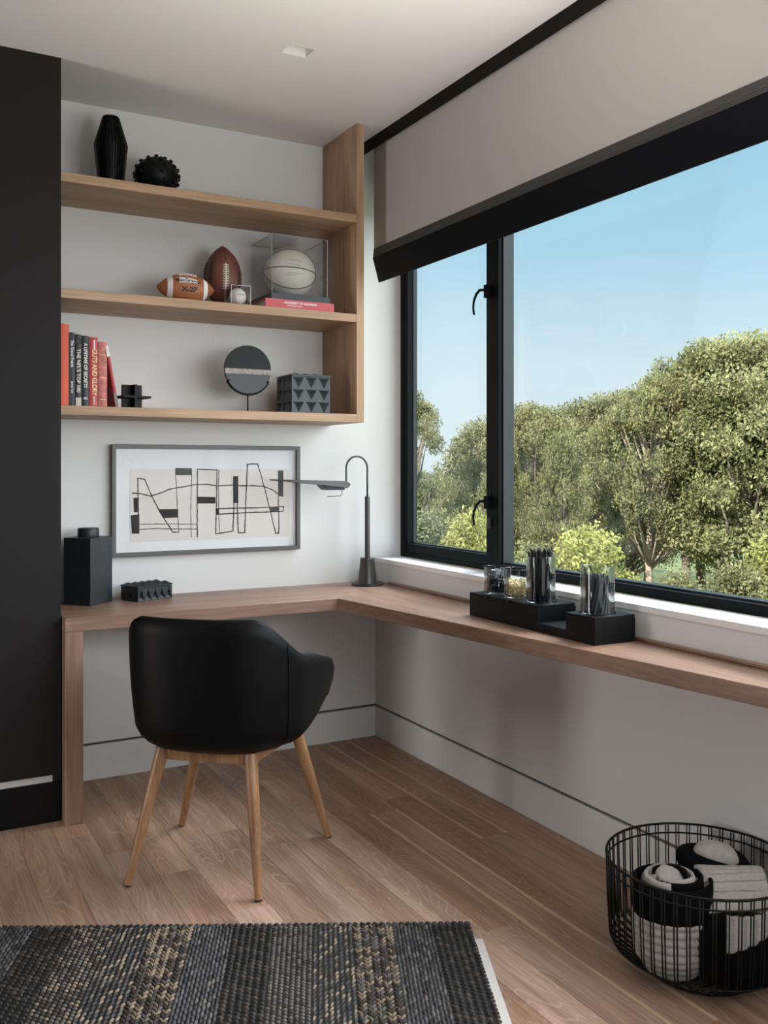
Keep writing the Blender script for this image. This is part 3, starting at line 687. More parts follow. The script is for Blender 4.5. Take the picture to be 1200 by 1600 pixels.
YI = -.0120
def P3(u, v): q = at(160+u/3.75, 680+v/3.75, y=YI); return Vector((q.x, YI, q.z))
def stroke(pts, w=.0028):
    m = MB(); Q = [P3(*p) for p in pts]
    # resample with a slight hand wobble
    R = []
    for i in range(len(Q)-1):
        n = max(2, int((Q[i+1]-Q[i]).length/.012))
        for k_ in range(n): R.append(Q[i].lerp(Q[i+1], k_/n))
    R.append(Q[-1]); R = [p+Vector((random.uniform(-.0007, .0007), 0, random.uniform(-.0007, .0007))) for p in R]
    for i in range(len(R)-1):
        d = (R[i+1]-R[i]); n_ = Vector((-d.z, 0, d.x)).normalized()*w*random.uniform(.4, .58)
        d = d.normalized()*w*.25
        m.add([R[i]-n_-d, R[i]+n_-d, R[i+1]+n_+d, R[i+1]-n_+d], [(0, 1, 2, 3)])
    return m
strokes = [
    [(212, 575), (207, 252), (247, 258), (290, 360), (340, 455), (412, 568), (447, 568)],
    [(447, 568), (438, 400), (428, 196), (524, 196)],
    [(524, 232), (517, 420), (521, 598)],
    [(174, 340), (225, 343), (280, 357), (345, 338), (395, 315), (470, 303), (545, 290), (605, 287), (670, 297), (760, 292), (810, 297), (880, 296), (945, 300), (1000, 322), (1030, 345)],
    [(215, 522), (390, 520), (555, 522)], [(217, 553), (320, 546), (400, 550), (555, 550)],
    [(556, 598), (555, 400), (557, 200), (672, 203), (668, 400), (664, 578), (690, 574), (765, 562), (768, 470), (772, 396)],
    [(683, 203), (680, 320), (682, 470), (686, 572)],
    [(665, 432), (760, 428), (900, 426), (1062, 418), (1060, 445), (980, 450), (870, 452), (668, 464)],
    [(790, 400), (796, 572), (835, 572), (840, 380), (850, 170), (910, 168), (950, 310), (990, 470), (1015, 574), (1034, 574), (1034, 470), (1030, 360)]]
for s_ in strokes: stroke(s_, .0050 if len(s_) > 4 else .0032).build('ink_line', M['ink'], pp)
for q in ([(428, 192), (525, 194), (523, 234), (430, 234)], [(325, 434), (444, 432), (444, 482), (356, 486)], [(181, 367), (212, 366), (210, 452), (184, 452)], [(166, 470), (216, 464), (217, 577), (172, 577)],
          [(556, 360), (662, 362), (662, 400), (557, 400)], [(765, 240), (796, 240), (796, 398), (766, 397)], [(1028, 206), (1060, 208), (1060, 360), (1030, 358)], [(975, 424), (1034, 418), (1034, 446), (985, 450)], [(663, 432), (681, 432), (681, 464), (664, 464)]):
    MB().add([P3(*p)+Vector((0, -.0003, 0)) for p in q], [(0, 1, 2, 3)]).build('ink_block', M['ink'], pp)

# ---------------------------------------------------------------- desk things, left
cn_o = Vector((-1.398, -.203, DT)); ca = math.radians(41)
cn = thing('square_canister', cn_o, 'tall square blue-black canister with a round stopper on the desk', 'canister')
ex = Vector((math.cos(ca), math.sin(ca), 0)); ey = Vector((-math.sin(ca), math.cos(ca), 0)); cs = .141; chh = .270
TT = lambda p: cn_o+ex*p.x+ey*p.y+Vector((0, 0, p.z))
MB().box(0, cs, 0, cs*.93, 0, chh).xf(TT).build('canister_body', M['canister'], cn, bevel=.002)
cc2 = cn_o+ex*cs/2+ey*cs*.46
MB().lathe([(.042, chh), (.043, chh+.003), (.042, chh+.033), (.039, chh+.037)], (cc2.x, cc2.y, DT), 28).build('stopper', M['charcoal'], cn, smooth='auto')
facet_box('low_faceted_box', (-1.206, -.190, DT), (.93, .368), .172, .118, .054, .007, 5, 1, 5, 2, .013, M['charcoal'], 'low black faceted box with a pyramid-studded lid on the desk', .012, True)

# ---------------------------------------------------------------- desk lamp
lx, ly = -.118, -.141
dl2 = thing('desk_lamp', (lx, ly, DT), 'bronze desk lamp with hooked stem in the corner of the desk', 'lamp')
MB().lathe([(.074, 0), (.076, .003), (.074, .008), (.060, .010)], (lx, ly, DT), 40).build('foot', M['bronze_dark'], dl2, smooth='auto')
MB().lathe([(.046, .010), (.045, .014), (.0335, .118), (.034, .121), (.033, .127), (.030, .128)], (lx, ly, DT), 40).build('cone_base', M['bronze'], dl2, smooth='auto')
MB().tube([(lx, ly, DT+.128), (lx, ly, 1.174), (lx, ly, 1.178)], [.0125, .0125, .009], 20).build('post', M['bronze'], dl2, smooth='auto')
ar = .0555; ac = Vector((lx-ar, ly, 1.310)); hd = Vector((-.86, -.51, 0))   # the hook turns in the plane of the shade
hd = Vector((-1, -.0, 0))
pts = [(lx, ly, 1.17), (lx, ly, 1.24), (lx, ly, 1.310)]+[tuple(ac+Vector((ar*math.cos(a), 0, ar*math.sin(a)))) for a in np.linspace(.2, PI, 14)]+[(lx-2*ar, ly, 1.25), (lx-2*ar-.002, ly, 1.24)]
MB().tube(pts, .0046, 10).build('hooked_stem', M['bronze'], dl2, smooth=True)
kx, kz = lx-2*ar, 1.234
MB().tube([(kx+.004, ly-.014, kz), (kx+.004, ly+.014, kz)], .0105, 16).build('pivot_knob', M['bronze'], dl2, smooth='auto')
MB().tube([(kx+.002, ly, kz+.002), (kx-.02, ly, kz+.004)], .006, 10).build('pivot_arm', M['bronze'], dl2, smooth=True)
# long blade shade
sx0, sx1 = kx-.012, kx-.376
def sect(u):   # u 0 at the pivot end, 1 at the tip: half-width, top z, bottom z
    hw = (.046-.012*u)*(1 if u < .93 else 1-.6*(u-.93)/.07)
    top = 1.2505+.0105*u; return hw, top, top-.0058-.027*(1-u)**1.25
m = MB(); rings = 22; V = []
for i in range(rings):
    u = i/(rings-1); hw, tz, bz = sect(u); x = sx0+(sx1-sx0)*u
    V += [(x, ly-hw, bz+.0008), (x, ly-hw*.9, tz-.0012), (x, ly-hw*.5, tz), (x, ly+hw*.5, tz), (x, ly+hw*.9, tz-.0012), (x, ly+hw, bz+.0008), (x, ly+hw*.6, bz), (x, ly-hw*.6, bz)]
n = 8; F = [(i*n+k_, i*n+(k_+1) % n, (i+1)*n+(k_+1) % n, (i+1)*n+k_) for i in range(rings-1) for k_ in range(n)]+[tuple(range(n)), tuple(range((rings-1)*n, rings*n))]
m.add(V, F).build('shade', M['bronze'], dl2, smooth='auto')
m = MB().prism([(sx0-.012, kz-.010), (sx0-.012, kz-.024), (sx0-.100, kz-.024), (sx0-.125, kz-.002)], 'y', ly-.036, ly+.036); m.build('lamp_housing', M['bronze_dark'], dl2, bevel=.002)
MB().tube([(sx0-.020, ly-.02, kz-.02), (sx0-.020, ly-.02, kz-.047), (sx0-.028, ly-.02, kz-.052), (sx0-.095, ly-.02, kz-.053)], .0016, 6).build('pull_wire', M['bronze_dark'], dl2, smooth=True)

# ---------------------------------------------------------------- black holder and jars
hx0, hx1 = -.195, -.028; hz = DT+.086
ph = thing('stepped_block_holder', (-.11, -1.46, DT), 'black stepped wooden block holding four glass jars on the window desk', 'holder')
jars = [(-.110, -1.172, .050, .108), (-.110, -1.298, .049, .112), (-.110, -1.432, .051, .168), (-.110, -1.722, .055, .160)]
def block_with_holes(y0, y1, z1, holes, name):
    m = MB(); n = 32; zf = z1-.012
    m.box(hx0, hx1, y0, y1, DT, zf)
    # top skin with round sockets
    bm = bmesh.new()
    ys = sorted(holes, key=lambda h: h[1]); segs = []
    for q, h in enumerate(ys):
        a = y0 if q == 0 else (ys[q-1][1]+h[1])/2; b2 = y1 if q == len(ys)-1 else (h[1]+ys[q+1][1])/2
        r = h[2]+.004
        for k_ in range(n):
            a0, a1 = 2*PI*k_/n+PI/4, 2*PI*(k_+1)/n+PI/4
            def rect(an):
                dx, dy = math.cos(an), math.sin(an)
                tx = ((hx1-h[0])/dx if dx > 1e-9 else (hx0-h[0])/dx if dx < -1e-9 else 1e9); ty = ((b2-h[1])/dy if dy > 1e-9 else (a-h[1])/dy if dy < -1e-9 else 1e9)
                t = min(tx, ty); return (h[0]+dx*t, h[1]+dy*t)
            c0, c1 = (h[0]+r*math.cos(a0), h[1]+r*math.sin(a0)), (h[0]+r*math.cos(a1), h[1]+r*math.sin(a1)); r0, r1 = rect(a0), rect(a1)
            m.add([(*c0, z1), (*c1, z1), (*r1, z1), (*r0, z1), (*c0, zf), (*c1, zf), (*r0, zf), (*r1, zf)], [(0, 1, 2, 3), (0, 4, 5, 1), (3, 2, 7, 6)])
    return m.build(name, M['black'], ph, recalc=False)
block_with_holes(-1.520, -1.115, hz, jars[:3], 'long_block')
block_with_holes(-1.806, -1.668, hz, jars[3:], 'end_block')
tr = MB(); tr.box(hx0, hx1, -1.668, -1.520, DT, DT+.030); tr.build('low_tray', M['black'], ph)
jl = ['short glass jar of black clips at the far end of the black holder', 'short glass jar of gold clips in the black holder', 'tall glass jar packed with black pencils in the black holder', 'tall glass jar of dark pencils on the near end block of the holder']
for q, (jx, jy, r, h) in enumerate(jars):
    zb = hz-.012+.0005; z = lambda a: a
    prof = [(r-.003, 0), (r, .003), (r, h), (r-.0015, h+.001), (r-.003, h), (r-.003, .008), (0.001, .008), (.001, 0)]
    j = MB().lathe(prof, (jx, jy, zb), 40, close=True).build('glass_jar', M['jar'], loc=(jx, jy, zb), smooth='auto')
    tag(j, jl[q], 'jar')
def clips(n, jx, jy, r, z0, z1, mats, name, label, sz):
    m = MB()
    for i in range(n):
        a, rr = rng.uniform(0, 2*PI), (r-.012)*math.sqrt(rng.random()); zc = rng.uniform(z0, z1)
        q = Vector((jx+rr*math.cos(a), jy+rr*math.sin(a), zc)); R = Matrix.Rotation(rng.uniform(0, 6.28), 3, 'X') @ Matrix.Rotation(rng.uniform(0, 6.28), 3, 'Z')
        w, l = sz*.32, sz
        path = [(-w, -l/2, 0), (-w, l/2, 0), (w, l/2, 0), (w, -l/2+sz*.2, 0), (-w*.4, -l/2+sz*.2, 0), (-w*.4, l/2-sz*.3, 0)]
        m.tube([q+R @ Vector(p) for p in path], sz*.055, 4, mat=int(rng.random() > .72) if len(mats) > 1 else 0)
    o = m.build(name, mats, loc=(jx, jy, z0), recalc=False); tag(o, label, 'clips', kind='stuff')
clips(240, jars[0][0], jars[0][1], .048, hz+.008, hz+.078, [M['clip_black'], M['clip_silver']], 'black_clips', 'loose heap of small black clips filling the first short jar', .024)
clips(190, jars[1][0], jars[1][1], .047, hz+.008, hz+.058, [M['gold']], 'gold_clips', 'loose heap of gold paper clips in the second short jar', .020)
M['pencil_grey'] = plain('pencil_graphite_grey', (.030, .032, .038), .35)
pm2 = {}
def pencil_mesh(L):
    if L not in pm2:
        m = MB(); m.lathe([(.0037, 0), (.0037, L-.006), (.0030, L-.001), (.0018, L)], (0, 0, 0), 6)
        me = bpy.data.meshes.new('pencil'); me.from_pydata(m.v, [], m.f); me.materials.append(M['pencil' if L > .16 else 'pencil_grey']); pm2[L] = me
    return pm2[L]
for q, n, L, lab, grp in ((2, 30, .186, 'black pencil standing in the third jar, the tallest bunch', 'pencils in the third jar'), (3, 34, .130, 'short dark pencil standing in the near end jar', 'pencils in the end jar')):
    jx, jy, r, h = jars[q]; zb = hz-.012+.009
    for i in range(n):
        rb_ = (r-.009)*math.sqrt((i+.5)/n); a = i*2.399; tw = .55 if q == 2 else .8
        p0 = Vector((jx+rb_*.80*math.cos(a), jy+rb_*.80*math.sin(a), zb)); p1 = Vector((jx+rb_*1.02*math.cos(a+tw), jy+rb_*1.02*math.sin(a+tw), zb+h))
        o = bpy.data.objects.new('pencil', pencil_mesh(L if i % 3 else L-.008)); COL.objects.link(o)
        o.location = p0; o.rotation_euler = (p1-p0).to_track_quat('Z', 'Y').to_euler(); tag(o, lab, 'pencil', grp)

# ---------------------------------------------------------------- armchair
c0 = Vector((-1.123, -1.036, 0)); Fv = Vector((.667, .745, 0)).normalized(); Rv = Vector((Fv.y, -Fv.x, 0))
CH = lambda p: c0+Rv*p.x+Fv*p.y+Vector((0, 0, p.z))
ch = thing('armchair', c0, 'black leather shell armchair on four splayed oak legs at the desk', 'chair')
def sstep(a, b, x): t = min(1, max(0, (x-a)/(b-a))); return t*t*(3-2*t)
NS, NV = 61, 14
PHM = math.radians(126)
def plan(s, sc):
    ph_ = s*PHM; sn, cs_ = math.sin(ph_), math.cos(ph_)
    if cs_ > 0: X = .300*math.copysign(abs(sn)**.70, sn); Y = -.285*abs(cs_)**.80
    else:
        t = abs(cs_)/.588; X = math.copysign(.300-.016*t*t, sn); Y = .315*t
    k_ = sc if cs_ > 0 else sc+(1-sc)*.25*abs(cs_)/.588
    return X*sc, Y*k_+.01
def rimz(s):
    a = abs(s); z = .840-.138*sstep(.24, .70, a)
    z -= .070*sstep(.66, 1.0, a)
    return z-.040*sstep(.94, 1.0, a)**2
def botz(s): return .408+.078*sstep(.66, .98, abs(s))
def colm(s):
    out = []; zb, zr = botz(s), rimz(s); w0 = sstep(.52, .92, abs(s)); s0 = .58+.30*w0; qh = .085-.052*w0
    for j in range(NV):
        v = j/(NV-1)
        if v < .45:
            t = v/.45*PI/2; sc = s0+(.935-s0+.02*w0)*math.sin(t); z = zb+qh*(1-math.cos(t))
        else:
            w = (v-.45)/.55; q = .935+.02*w0; sc = q+(1-q)*w+.012*math.sin(PI*w); z = zb+qh+(zr-zb-qh)*w
        out.append((sc, z))
    return out
m = MB(); V = []; n = NV*2+1
for i in range(NS):
    s = -1+2*i/(NS-1); cm = colm(s)
    for sc, z in cm: X, Y = plan(s, sc); V.append((X, Y, z))
    X, Y = plan(s, cm[-1][0]-.05); V.append((X, Y, cm[-1][1]+.007))
    for sc, z in cm[::-1]:
        X, Y = plan(s, sc-.10); V.append((X, Y, z+.022 if z < rimz(s)-.05 else z-.001))
F = [(i*n+k_, i*n+k_+1, (i+1)*n+k_+1, (i+1)*n+k_) for i in range(NS-1) for k_ in range(n-1)]
F += [tuple(range(n)), tuple(range((NS-1)*n, NS*n))]
m.add(V, F)
# bowl floor closing the underside
cen = len(m.v); m.v.append((0, .0, .404)); 
for i in range(NS-1): m.f.append((i*n, (i+1)*n, cen)); m.m.append(0)
m.f.append((0, cen, (NS-1)*n)); m.m.append(0)
m.xf(CH).build('shell', M['leather'], ch, smooth=True)
for s in (-.50, .50):
    MB().tube([CH(Vector((*plan(s+.02*math.sin(j/3), a+.004), z))) for j, (a, z) in enumerate(colm(s))], .0016, 6).build('seam', M['black'], ch, smooth=True)
def pad(u, v):
    a = 2*PI*u; e = .75; x = math.copysign(abs(math.cos(a))**e, math.cos(a))*.235; y = math.copysign(abs(math.sin(a))**e, math.sin(a))*.235+.035
    k_ = [(.0, .430), (.90, .430), (.985, .437), (1.0, .452), (.985, .468), (.90, .477), (.5, .480), (.0, .481)][int(round(v*7))]
    return CH(Vector((x*k_[0], y*k_[0], k_[1])))
MB().grid(pad, 40, 8, closeu=True).build('seat_pad', M['leather'], ch, smooth=True)
legs = [((-.150, -.155), at(199, 1385, z=0)), ((.150, -.155), at(404, 1408, z=0)), ((.180, .185), at(514, 1308, z=0)), ((-.165, .185), at(284, 1290, z=0))]
tops = []
for (tx, ty), ft_ in legs:
    tp = CH(Vector((tx, ty, .412))); tops.append(tp); ft_ = Vector((ft_.x, ft_.y, 0))
    lo = MB().tube([ft_.lerp(tp, .012), ft_.lerp(tp, .3), ft_.lerp(tp, .75), tp], [.0120, .0155, .0205, .0215], 14).build('leg', M['chair_wood'], ch, smooth='auto')
    MB().tube([ft_+Vector((0, 0, .0005)), ft_.lerp(tp, .013)], .0118, 12).build('foot_glide', M['rubber'], lo, smooth='auto')
for i in range(4):
    a, b_ = tops[i], tops[(i+1) % 4]; d = (b_-a).normalized(); w_ = d.cross(Vector((0, 0, 1)))*.011
    z0, z1 = -.034, .003
    MB().add([a+d*.012-w_+Vector((0, 0, z0)), b_-d*.012-w_+Vector((0, 0, z0)), b_-d*.012+w_+Vector((0, 0, z0)), a+d*.012+w_+Vector((0, 0, z0)), a+d*.012-w_+Vector((0, 0, z1)), b_-d*.012-w_+Vector((0, 0, z1)), b_-d*.012+w_+Vector((0, 0, z1)), a+d*.012+w_+Vector((0, 0, z1))],
             [(0, 3, 2, 1), (4, 5, 6, 7), (0, 1, 5, 4), (1, 2, 6, 5), (2, 3, 7, 6), (3, 0, 4, 7)]).build('seat_rail', M['chair_wood'], ch, bevel=.002, seg=1)

# ---------------------------------------------------------------- rug
rc = at(735, 1441, z=.012); e2 = Vector((-.4195, -.9078, 0)); e1 = Vector((-.8863, .463, 0)).normalized()
RW, RD = 1.92, 1.0; BWD = .1125
rg = thing('woven_rug', (rc.x, rc.y, 0), 'dark braided rug with lengthwise bands of black, slate and tan', 'rug')
RP = lambda u, w, z: (rc.x+e1.x*u+e2.x*w, rc.y+e1.y*u+e2.y*w, z)
MB().add([RP(.01, .01, .003), RP(RW, .01, .003), RP(RW, RD, .003), RP(.01, RD, .003), RP(.01, .01, .0075), RP(RW, .01, .0075), RP(RW, RD, .0075), RP(.01, RD, .0075)],
         [(0, 3, 2, 1), (4, 5, 6, 7), (0, 1, 5, 4), (1, 2, 6, 5), (2, 3, 7, 6), (3, 0, 4, 7)]).build('backing', RUG[0], rg)
T1, T2 = np.array(e1), np.array(e2); T3 = np.array((0, 0, 1.0)); O = np.array((rc.x, rc.y, 0))
# low-poly yarn lump: 6 x 4 half ellipsoid
def lump(nu=6):
    vs = []; 
    for th, z in ((PI/2, 0), (PI/4, 0)):
        for k_ in range(nu): a = 2*PI*(k_+.5)/nu; vs.append((math.sin(th)*math.cos(a), math.sin(th)*math.sin(a), math.cos(th)))
    vs.append((0, 0, 1)); fs = [(k_, (k_+1) % nu, nu+(k_+1) % nu, nu+k_) for k_ in range(nu)]+[(nu+k_, nu+(k_+1) % nu, 2*nu) for k_ in range(nu)]
    return np.array(vs), fs
LV, LF = lump()
class Yarn:
    def __init__(s): s.V = []; s.F = []; s.m = []; s.n = 0
    def put(s, u, w, z, a, l, wd, h, mat, tilt=0.0):   # lump centred at u,w ; long half-axis l at angle a from the w axis
        ca_, sa_ = math.cos(a), math.sin(a)
        p = LV*np.array((l, wd, h)); uu = u+p[:, 0]*sa_+p[:, 1]*ca_; ww = w+p[:, 0]*ca_-p[:, 1]*sa_
        s.V.append(O+np.outer(uu, T1)+np.outer(ww, T2)+np.outer(z+p[:, 2]+tilt*p[:, 0], T3))
        s.F += [tuple(s.n+i for i in f) for f in LF]; s.m += [mat]*len(LF); s.n += len(LV)
    def build(s, name, label):
        v = np.concatenate(s.V)-np.array(rg.location)
        me = bpy.data.meshes.new(name); me.from_pydata(v.tolist(), [], s.F)
        for q in RUG: me.materials.append(q)
        me.polygons.foreach_set('material_index', s.m); me.shade_smooth()
        o = bpy.data.objects.new(name, me); COL.objects.link(o); o.parent = rg; o['kind'] = 'stuff'; o['label'] = label
kinds = ['bead', 'slate', 'chevron', 'twill', 'brick', 'bead', 'slate', 'chevron', 'twill', 'brick', 'bead', 'slate', 'chevron', 'twill', 'brick', 'bead', 'slate']
ZR = .0075
ch_ = lambda *a: a[int(rng.integers(len(a)))]
for bi, kd in enumerate(kinds):
    u0 = bi*BWD
    if u0 > RW-.01: break
    Y = Yarn(); jt = lambda s_=.0008: rng.uniform(-s_, s_)
    if kd == 'bead':
        nc = 6; p = BWD/nc
        for c_ in range(nc):
            n = int(RD/.0165)
            for r_ in range(n): Y.put(u0+p*(c_+.5)+jt(), .008+r_*.0165+(c_ % 2)*.008+jt(), ZR, PI/2+.30+jt(.2), p*.52, .0060, .0060+jt(.001), ch_(0, 0, 0, 1, 2))  # umber among the black paints brown highlights onto the beads
    elif kd == 'slate':
        nc = 11; p = BWD/nc
        for c_ in range(nc):
            n = int(RD/.026)
            for r_ in range(n): Y.put(u0+p*(c_+.5)+jt(), .006+r_*.026+((c_*7) % 5)*.005+jt(), ZR, .05+jt(.06), .0138, p*.50, .0050+jt(), ch_(3, 3, 4, 8, 2) if rng.random() > .05 else 5)
    elif kd == 'chevron':
        nc = 5; p = BWD/nc
        for c_ in range(nc):
            n = int(RD/.0170)
            for r_ in range(n):
                mt = ch_(5, 6, 6, 1)
                for sd in (-1, 1): Y.put(u0+p*(c_+.5)+sd*p*.25+jt(), .008+r_*.0170+(c_ % 2)*.006, ZR, -sd*.66, .0108, .0031, .0060+jt(.001), mt if rng.random() > .25 else 1)
    elif kd == 'twill':
        nc = 8; p = BWD/nc
        for c_ in range(nc):
            n = int(RD/.0190)
            for r_ in range(n): Y.put(u0+p*(c_+.5)+jt(), .008+r_*.0190+(c_ % 3)*.006+jt(), ZR, .42+jt(.1), .0106, .0037, .0055+jt(.001), ch_(2, 5, 6, 8, 1, 3))
    else:
        nc = 8; p = BWD/nc; mts = (5, 5, 1, 4) if bi % 2 == 0 else (6, 5, 1, 1, 5)
        for c_ in range(nc):
            n = int(RD/.0140)
            for r_ in range(n): Y.put(u0+p*(c_+.5), .008+r_*.0140+(c_ % 2)*.007+jt(), ZR, PI/2+jt(.1), p*.44, .0046, .0048+jt(), ch_(*mts))
    # knotted end of the band
    for c_ in range(6): Y.put(u0+BWD*(c_+.5)/6, .0, .006, PI/2+.4, .011, .008, .0095, ch_(0, 2, 3))
    Y.build('woven_band', {'bead': 'black beaded band', 'slate': 'flat slate grey band', 'chevron': 'tan chevron braided band', 'twill': 'mixed grey twill band', 'brick': 'grey brown basket woven band'}[kd])
pd = MB().add([RP(-.022, .075, 0), RP(RW, .075, 0), RP(RW, RD, 0), RP(-.022, RD, 0), RP(-.022, .075, .0028), RP(RW, .075, .0028), RP(RW, RD, .0028), RP(-.022, RD, .0028)],
              [(0, 3, 2, 1), (4, 5, 6, 7), (0, 1, 5, 4), (1, 2, 6, 5), (2, 3, 7, 6), (3, 0, 4, 7)]).build('rug_pad', M['pad'], loc=(rc.x, rc.y, 0))
tag(pd, 'pale felt pad showing along the right edge of the dark rug', 'pad')

# ---------------------------------------------------------------- wire basket with quilts
bc0 = Vector((-.2473, -2.2728, 0)); BRr, BH = .2405, .285
bs = thing('wire_basket', bc0, 'round black wire basket on the floor under the window wall', 'basket')
ring = lambda r, z, n=64: [bc0+Vector((r*math.cos(2*PI*i/n), r*math.sin(2*PI*i/n), z)) for i in range(n)]
MB().tube(ring(BRr, BH), .0034, 8, closed=True).build('rim', M['wire'], bs, smooth=True)
MB().tube(ring(BRr-.001, BH-.026), .0026, 8, closed=True).build('lower_rim', M['wire'], bs, smooth=True)
MB().tube(ring(.140, .0045), .0034, 8, closed=True).build('base_ring', M['wire'], bs, smooth=True)
MB().tube(ring(.226, .062), .0018, 6, closed=True).build('bend_ring', M['wire'], bs, smooth=True)
wm = MB(); wm.tube([(BRr, 0, BH), (BRr-.003, 0, .17), (.232, 0, .075), (.222, 0, .058), (.142, 0, .006)], .0019, 6)
wme = bpy.data.meshes.new('upright_wire'); wme.from_pydata(wm.v, [], wm.f); wme.materials.append(M['wire']); wme.shade_smooth()
for i in range(50):
    for d in (-.0165, .0165):
        o = bpy.data.objects.new('upright_wire', wme); COL.objects.link(o); o.parent = bs; o.rotation_euler = (0, 0, 2*PI*i/50+d)
bm_ = MB()
for k_ in range(-3, 4):
    yy = .04*k_; xx = math.sqrt(.138**2-yy*yy); bm_.tube([bc0+Vector((-xx, yy, .0045)), bc0+Vector((xx, yy, .0045))], .0017, 6)
bm_.build('base_grid', M['wire'], bs)
# local frame of the basket seen in the room: r = to the right, f = away
fv = Vector((math.sin(YAW), math.cos(YAW), 0)); rv_ = Vector((fv.y, -fv.x, 0))
BP = lambda r, f, z: bc0+rv_*r+fv*f+Vector((0, 0, z))
q1 = thing('rolled_quilt', BP(-.088, -.048, .012), 'grey quilt with black border rolled upright in the wire basket', 'blanket')
qc = BP(-.088, -.048, 0)
def roll(r0, r1, z0, z1, turns, a0, name, mat, par, puff=.0, rows=0, ph0=0.0, squash=.88):
    # a spiral of cloth standing on end; puff makes stitched rows
    def fn(u, v):
        a = a0+turns*2*PI*u; r = r0+(r1-r0)*u; z = z0+(z1-z0)*v
        tp = 1-.50*max(0, (.075-z)/.075)**1.1
        b_ = puff*abs(math.sin(PI*rows*v+ph0)) if rows else 0
        vert = puff*.5*abs(math.sin(9*a)) if rows else 0
        rr = (r+b_+vert)*tp
        return qc+rv_*rr*math.cos(a)+fv*rr*math.sin(a)*squash+Vector((0, 0, z))
    m = MB(); nu = int(56*turns); nv = rows*5+1 if rows else 8
    m.grid(fn, nu, nv)
    o = m.build(name, mat, par, smooth=True)
    sd = o.modifiers.new('thick', 'SOLIDIFY'); sd.thickness = .009; sd.offset = -1
    return o
roll(.092, .096, .014, .175, 1.02, 0, 'quilted_cloth', M['quilt'], q1, .006, 8)
roll(.098, .101, .160, .256, 1.02, .3, 'black_border', M['quilt_black'], q1, .001, 1)
roll(.030, .074, .10, .268, 1.35, 2.2, 'inner_fold', M['quilt'], q1, .006, 7)
roll(.058, .080, .12, .262, .42, -2.4, 'black_fold', M['quilt_black'], q1, .002, 2)
roll(.036, .050, .12, .274, .5, -.2, 'black_fold', M['quilt_black'], q1, .002, 2)
mt = MB(); mt.ellipsoid(qc+Vector((0, 0, .225))+fv*.03-rv_*.012, (.062, .060, .050), 20, 10); mt.build('puffed_top', M['quilt'], q1, smooth=True)
# second quilt: black bundle with the grey quilt folded over it
q2 = thing('draped_quilt', BP(.10, .0, .012), 'grey quilt with black lining heaped at the right of the wire basket', 'blanket')
def inside(p):   # keep cloth within the cage
    d = p-bc0; r2 = math.hypot(d.x, d.y); lim = .228 if d.z > .07 else .135+.09*max(0, d.z)/.07
    k_ = min(1, lim/max(r2, 1e-6)); return Vector((bc0.x+d.x*k_, bc0.y+d.y*k_, max(p.z, .010)))
def blob(c, r, name, mat, par, amp=.10, seed=0, nu=36, nv=22, rot=0):
    c = Vector(c); g = np.random.default_rng(seed); K = g.normal(size=(6, 3))*2.2; phs = g.uniform(0, 6, 6); R = Matrix.Rotation(rot, 3, 'Z')
    def fn(u, v):
        a, th = 2*PI*u, PI*v; d = Vector((math.sin(th)*math.cos(a), math.sin(th)*math.sin(a), math.cos(th)))
        q = 1+amp*sum(math.sin(K[i] @ np.array(d)+phs[i]) for i in range(6))/3
        sq = .86
        e_ = Vector([math.copysign(abs(t)**sq, t) for t in d])
        l = Vector((e_.x*r[0]*q, e_.y*r[1]*q, e_.z*r[2]*q)); l = R @ l
        return inside(c+rv_*l.x+fv*l.y+Vector((0, 0, l.z)))
    return MB().grid(fn, nu, nv, closeu=True).build(name, mat, par, smooth=True)
blob(BP(.075, -.030, .105), (.140, .190, .100), 'black_lining', M['quilt_black'], q2, .05, 3)
blob(BP(.06, .10, .230), (.100, .055, .045), 'black_roll', M['quilt_black'], q2, .12, 5, rot=-.5)
blob(BP(.075, .085, .262), (.060, .034, .028), 'grey_roll', M['quilt'], q2, .12, 8, rot=-.5)
# grey sheet folded over: ridged rows running to the right
def sheet(u, v):
    # v runs from the crest down the front; u runs to the right
    x = -.005+.165*u; t = v
    y = .060-.165*t-.02*u; z = .232+.030*math.sin(PI*min(1, t*1.05))*(.6+.4*u)-.10*max(0, t-.55)**1.1
    z += .0055*abs(math.sin(PI*9*t+.9*u)); x -= .02*t
    if u < .06: z -= (.06-u)*1.2
    r2 = math.hypot(x, y)
    if r2 > .205: x *= .205/r2; y *= .205/r2
    return BP(x, y, z)
sq_ = MB().grid(sheet, 26, 70).build('grey_fold', M['quilt'], q2, smooth=True); sd = sq_.modifiers.new('thick', 'SOLIDIFY'); sd.thickness = .014; sd.offset = 0
def hang(u, v):
    a = -1.62+.95*u; r = .213+.007*abs(math.sin(PI*7*u)); z = .236-.090*v*(1-.75*u)-.012*math.sin(PI*u)+.012*u
    return BP(r*math.cos(a), r*math.sin(a), z)
hg = MB().grid(hang, 44, 14).build('hanging_edge', M['quilt'], q2, smooth=True); sd = hg.modifiers.new('thick', 'SOLIDIFY'); sd.thickness = .010; sd.offset = -1

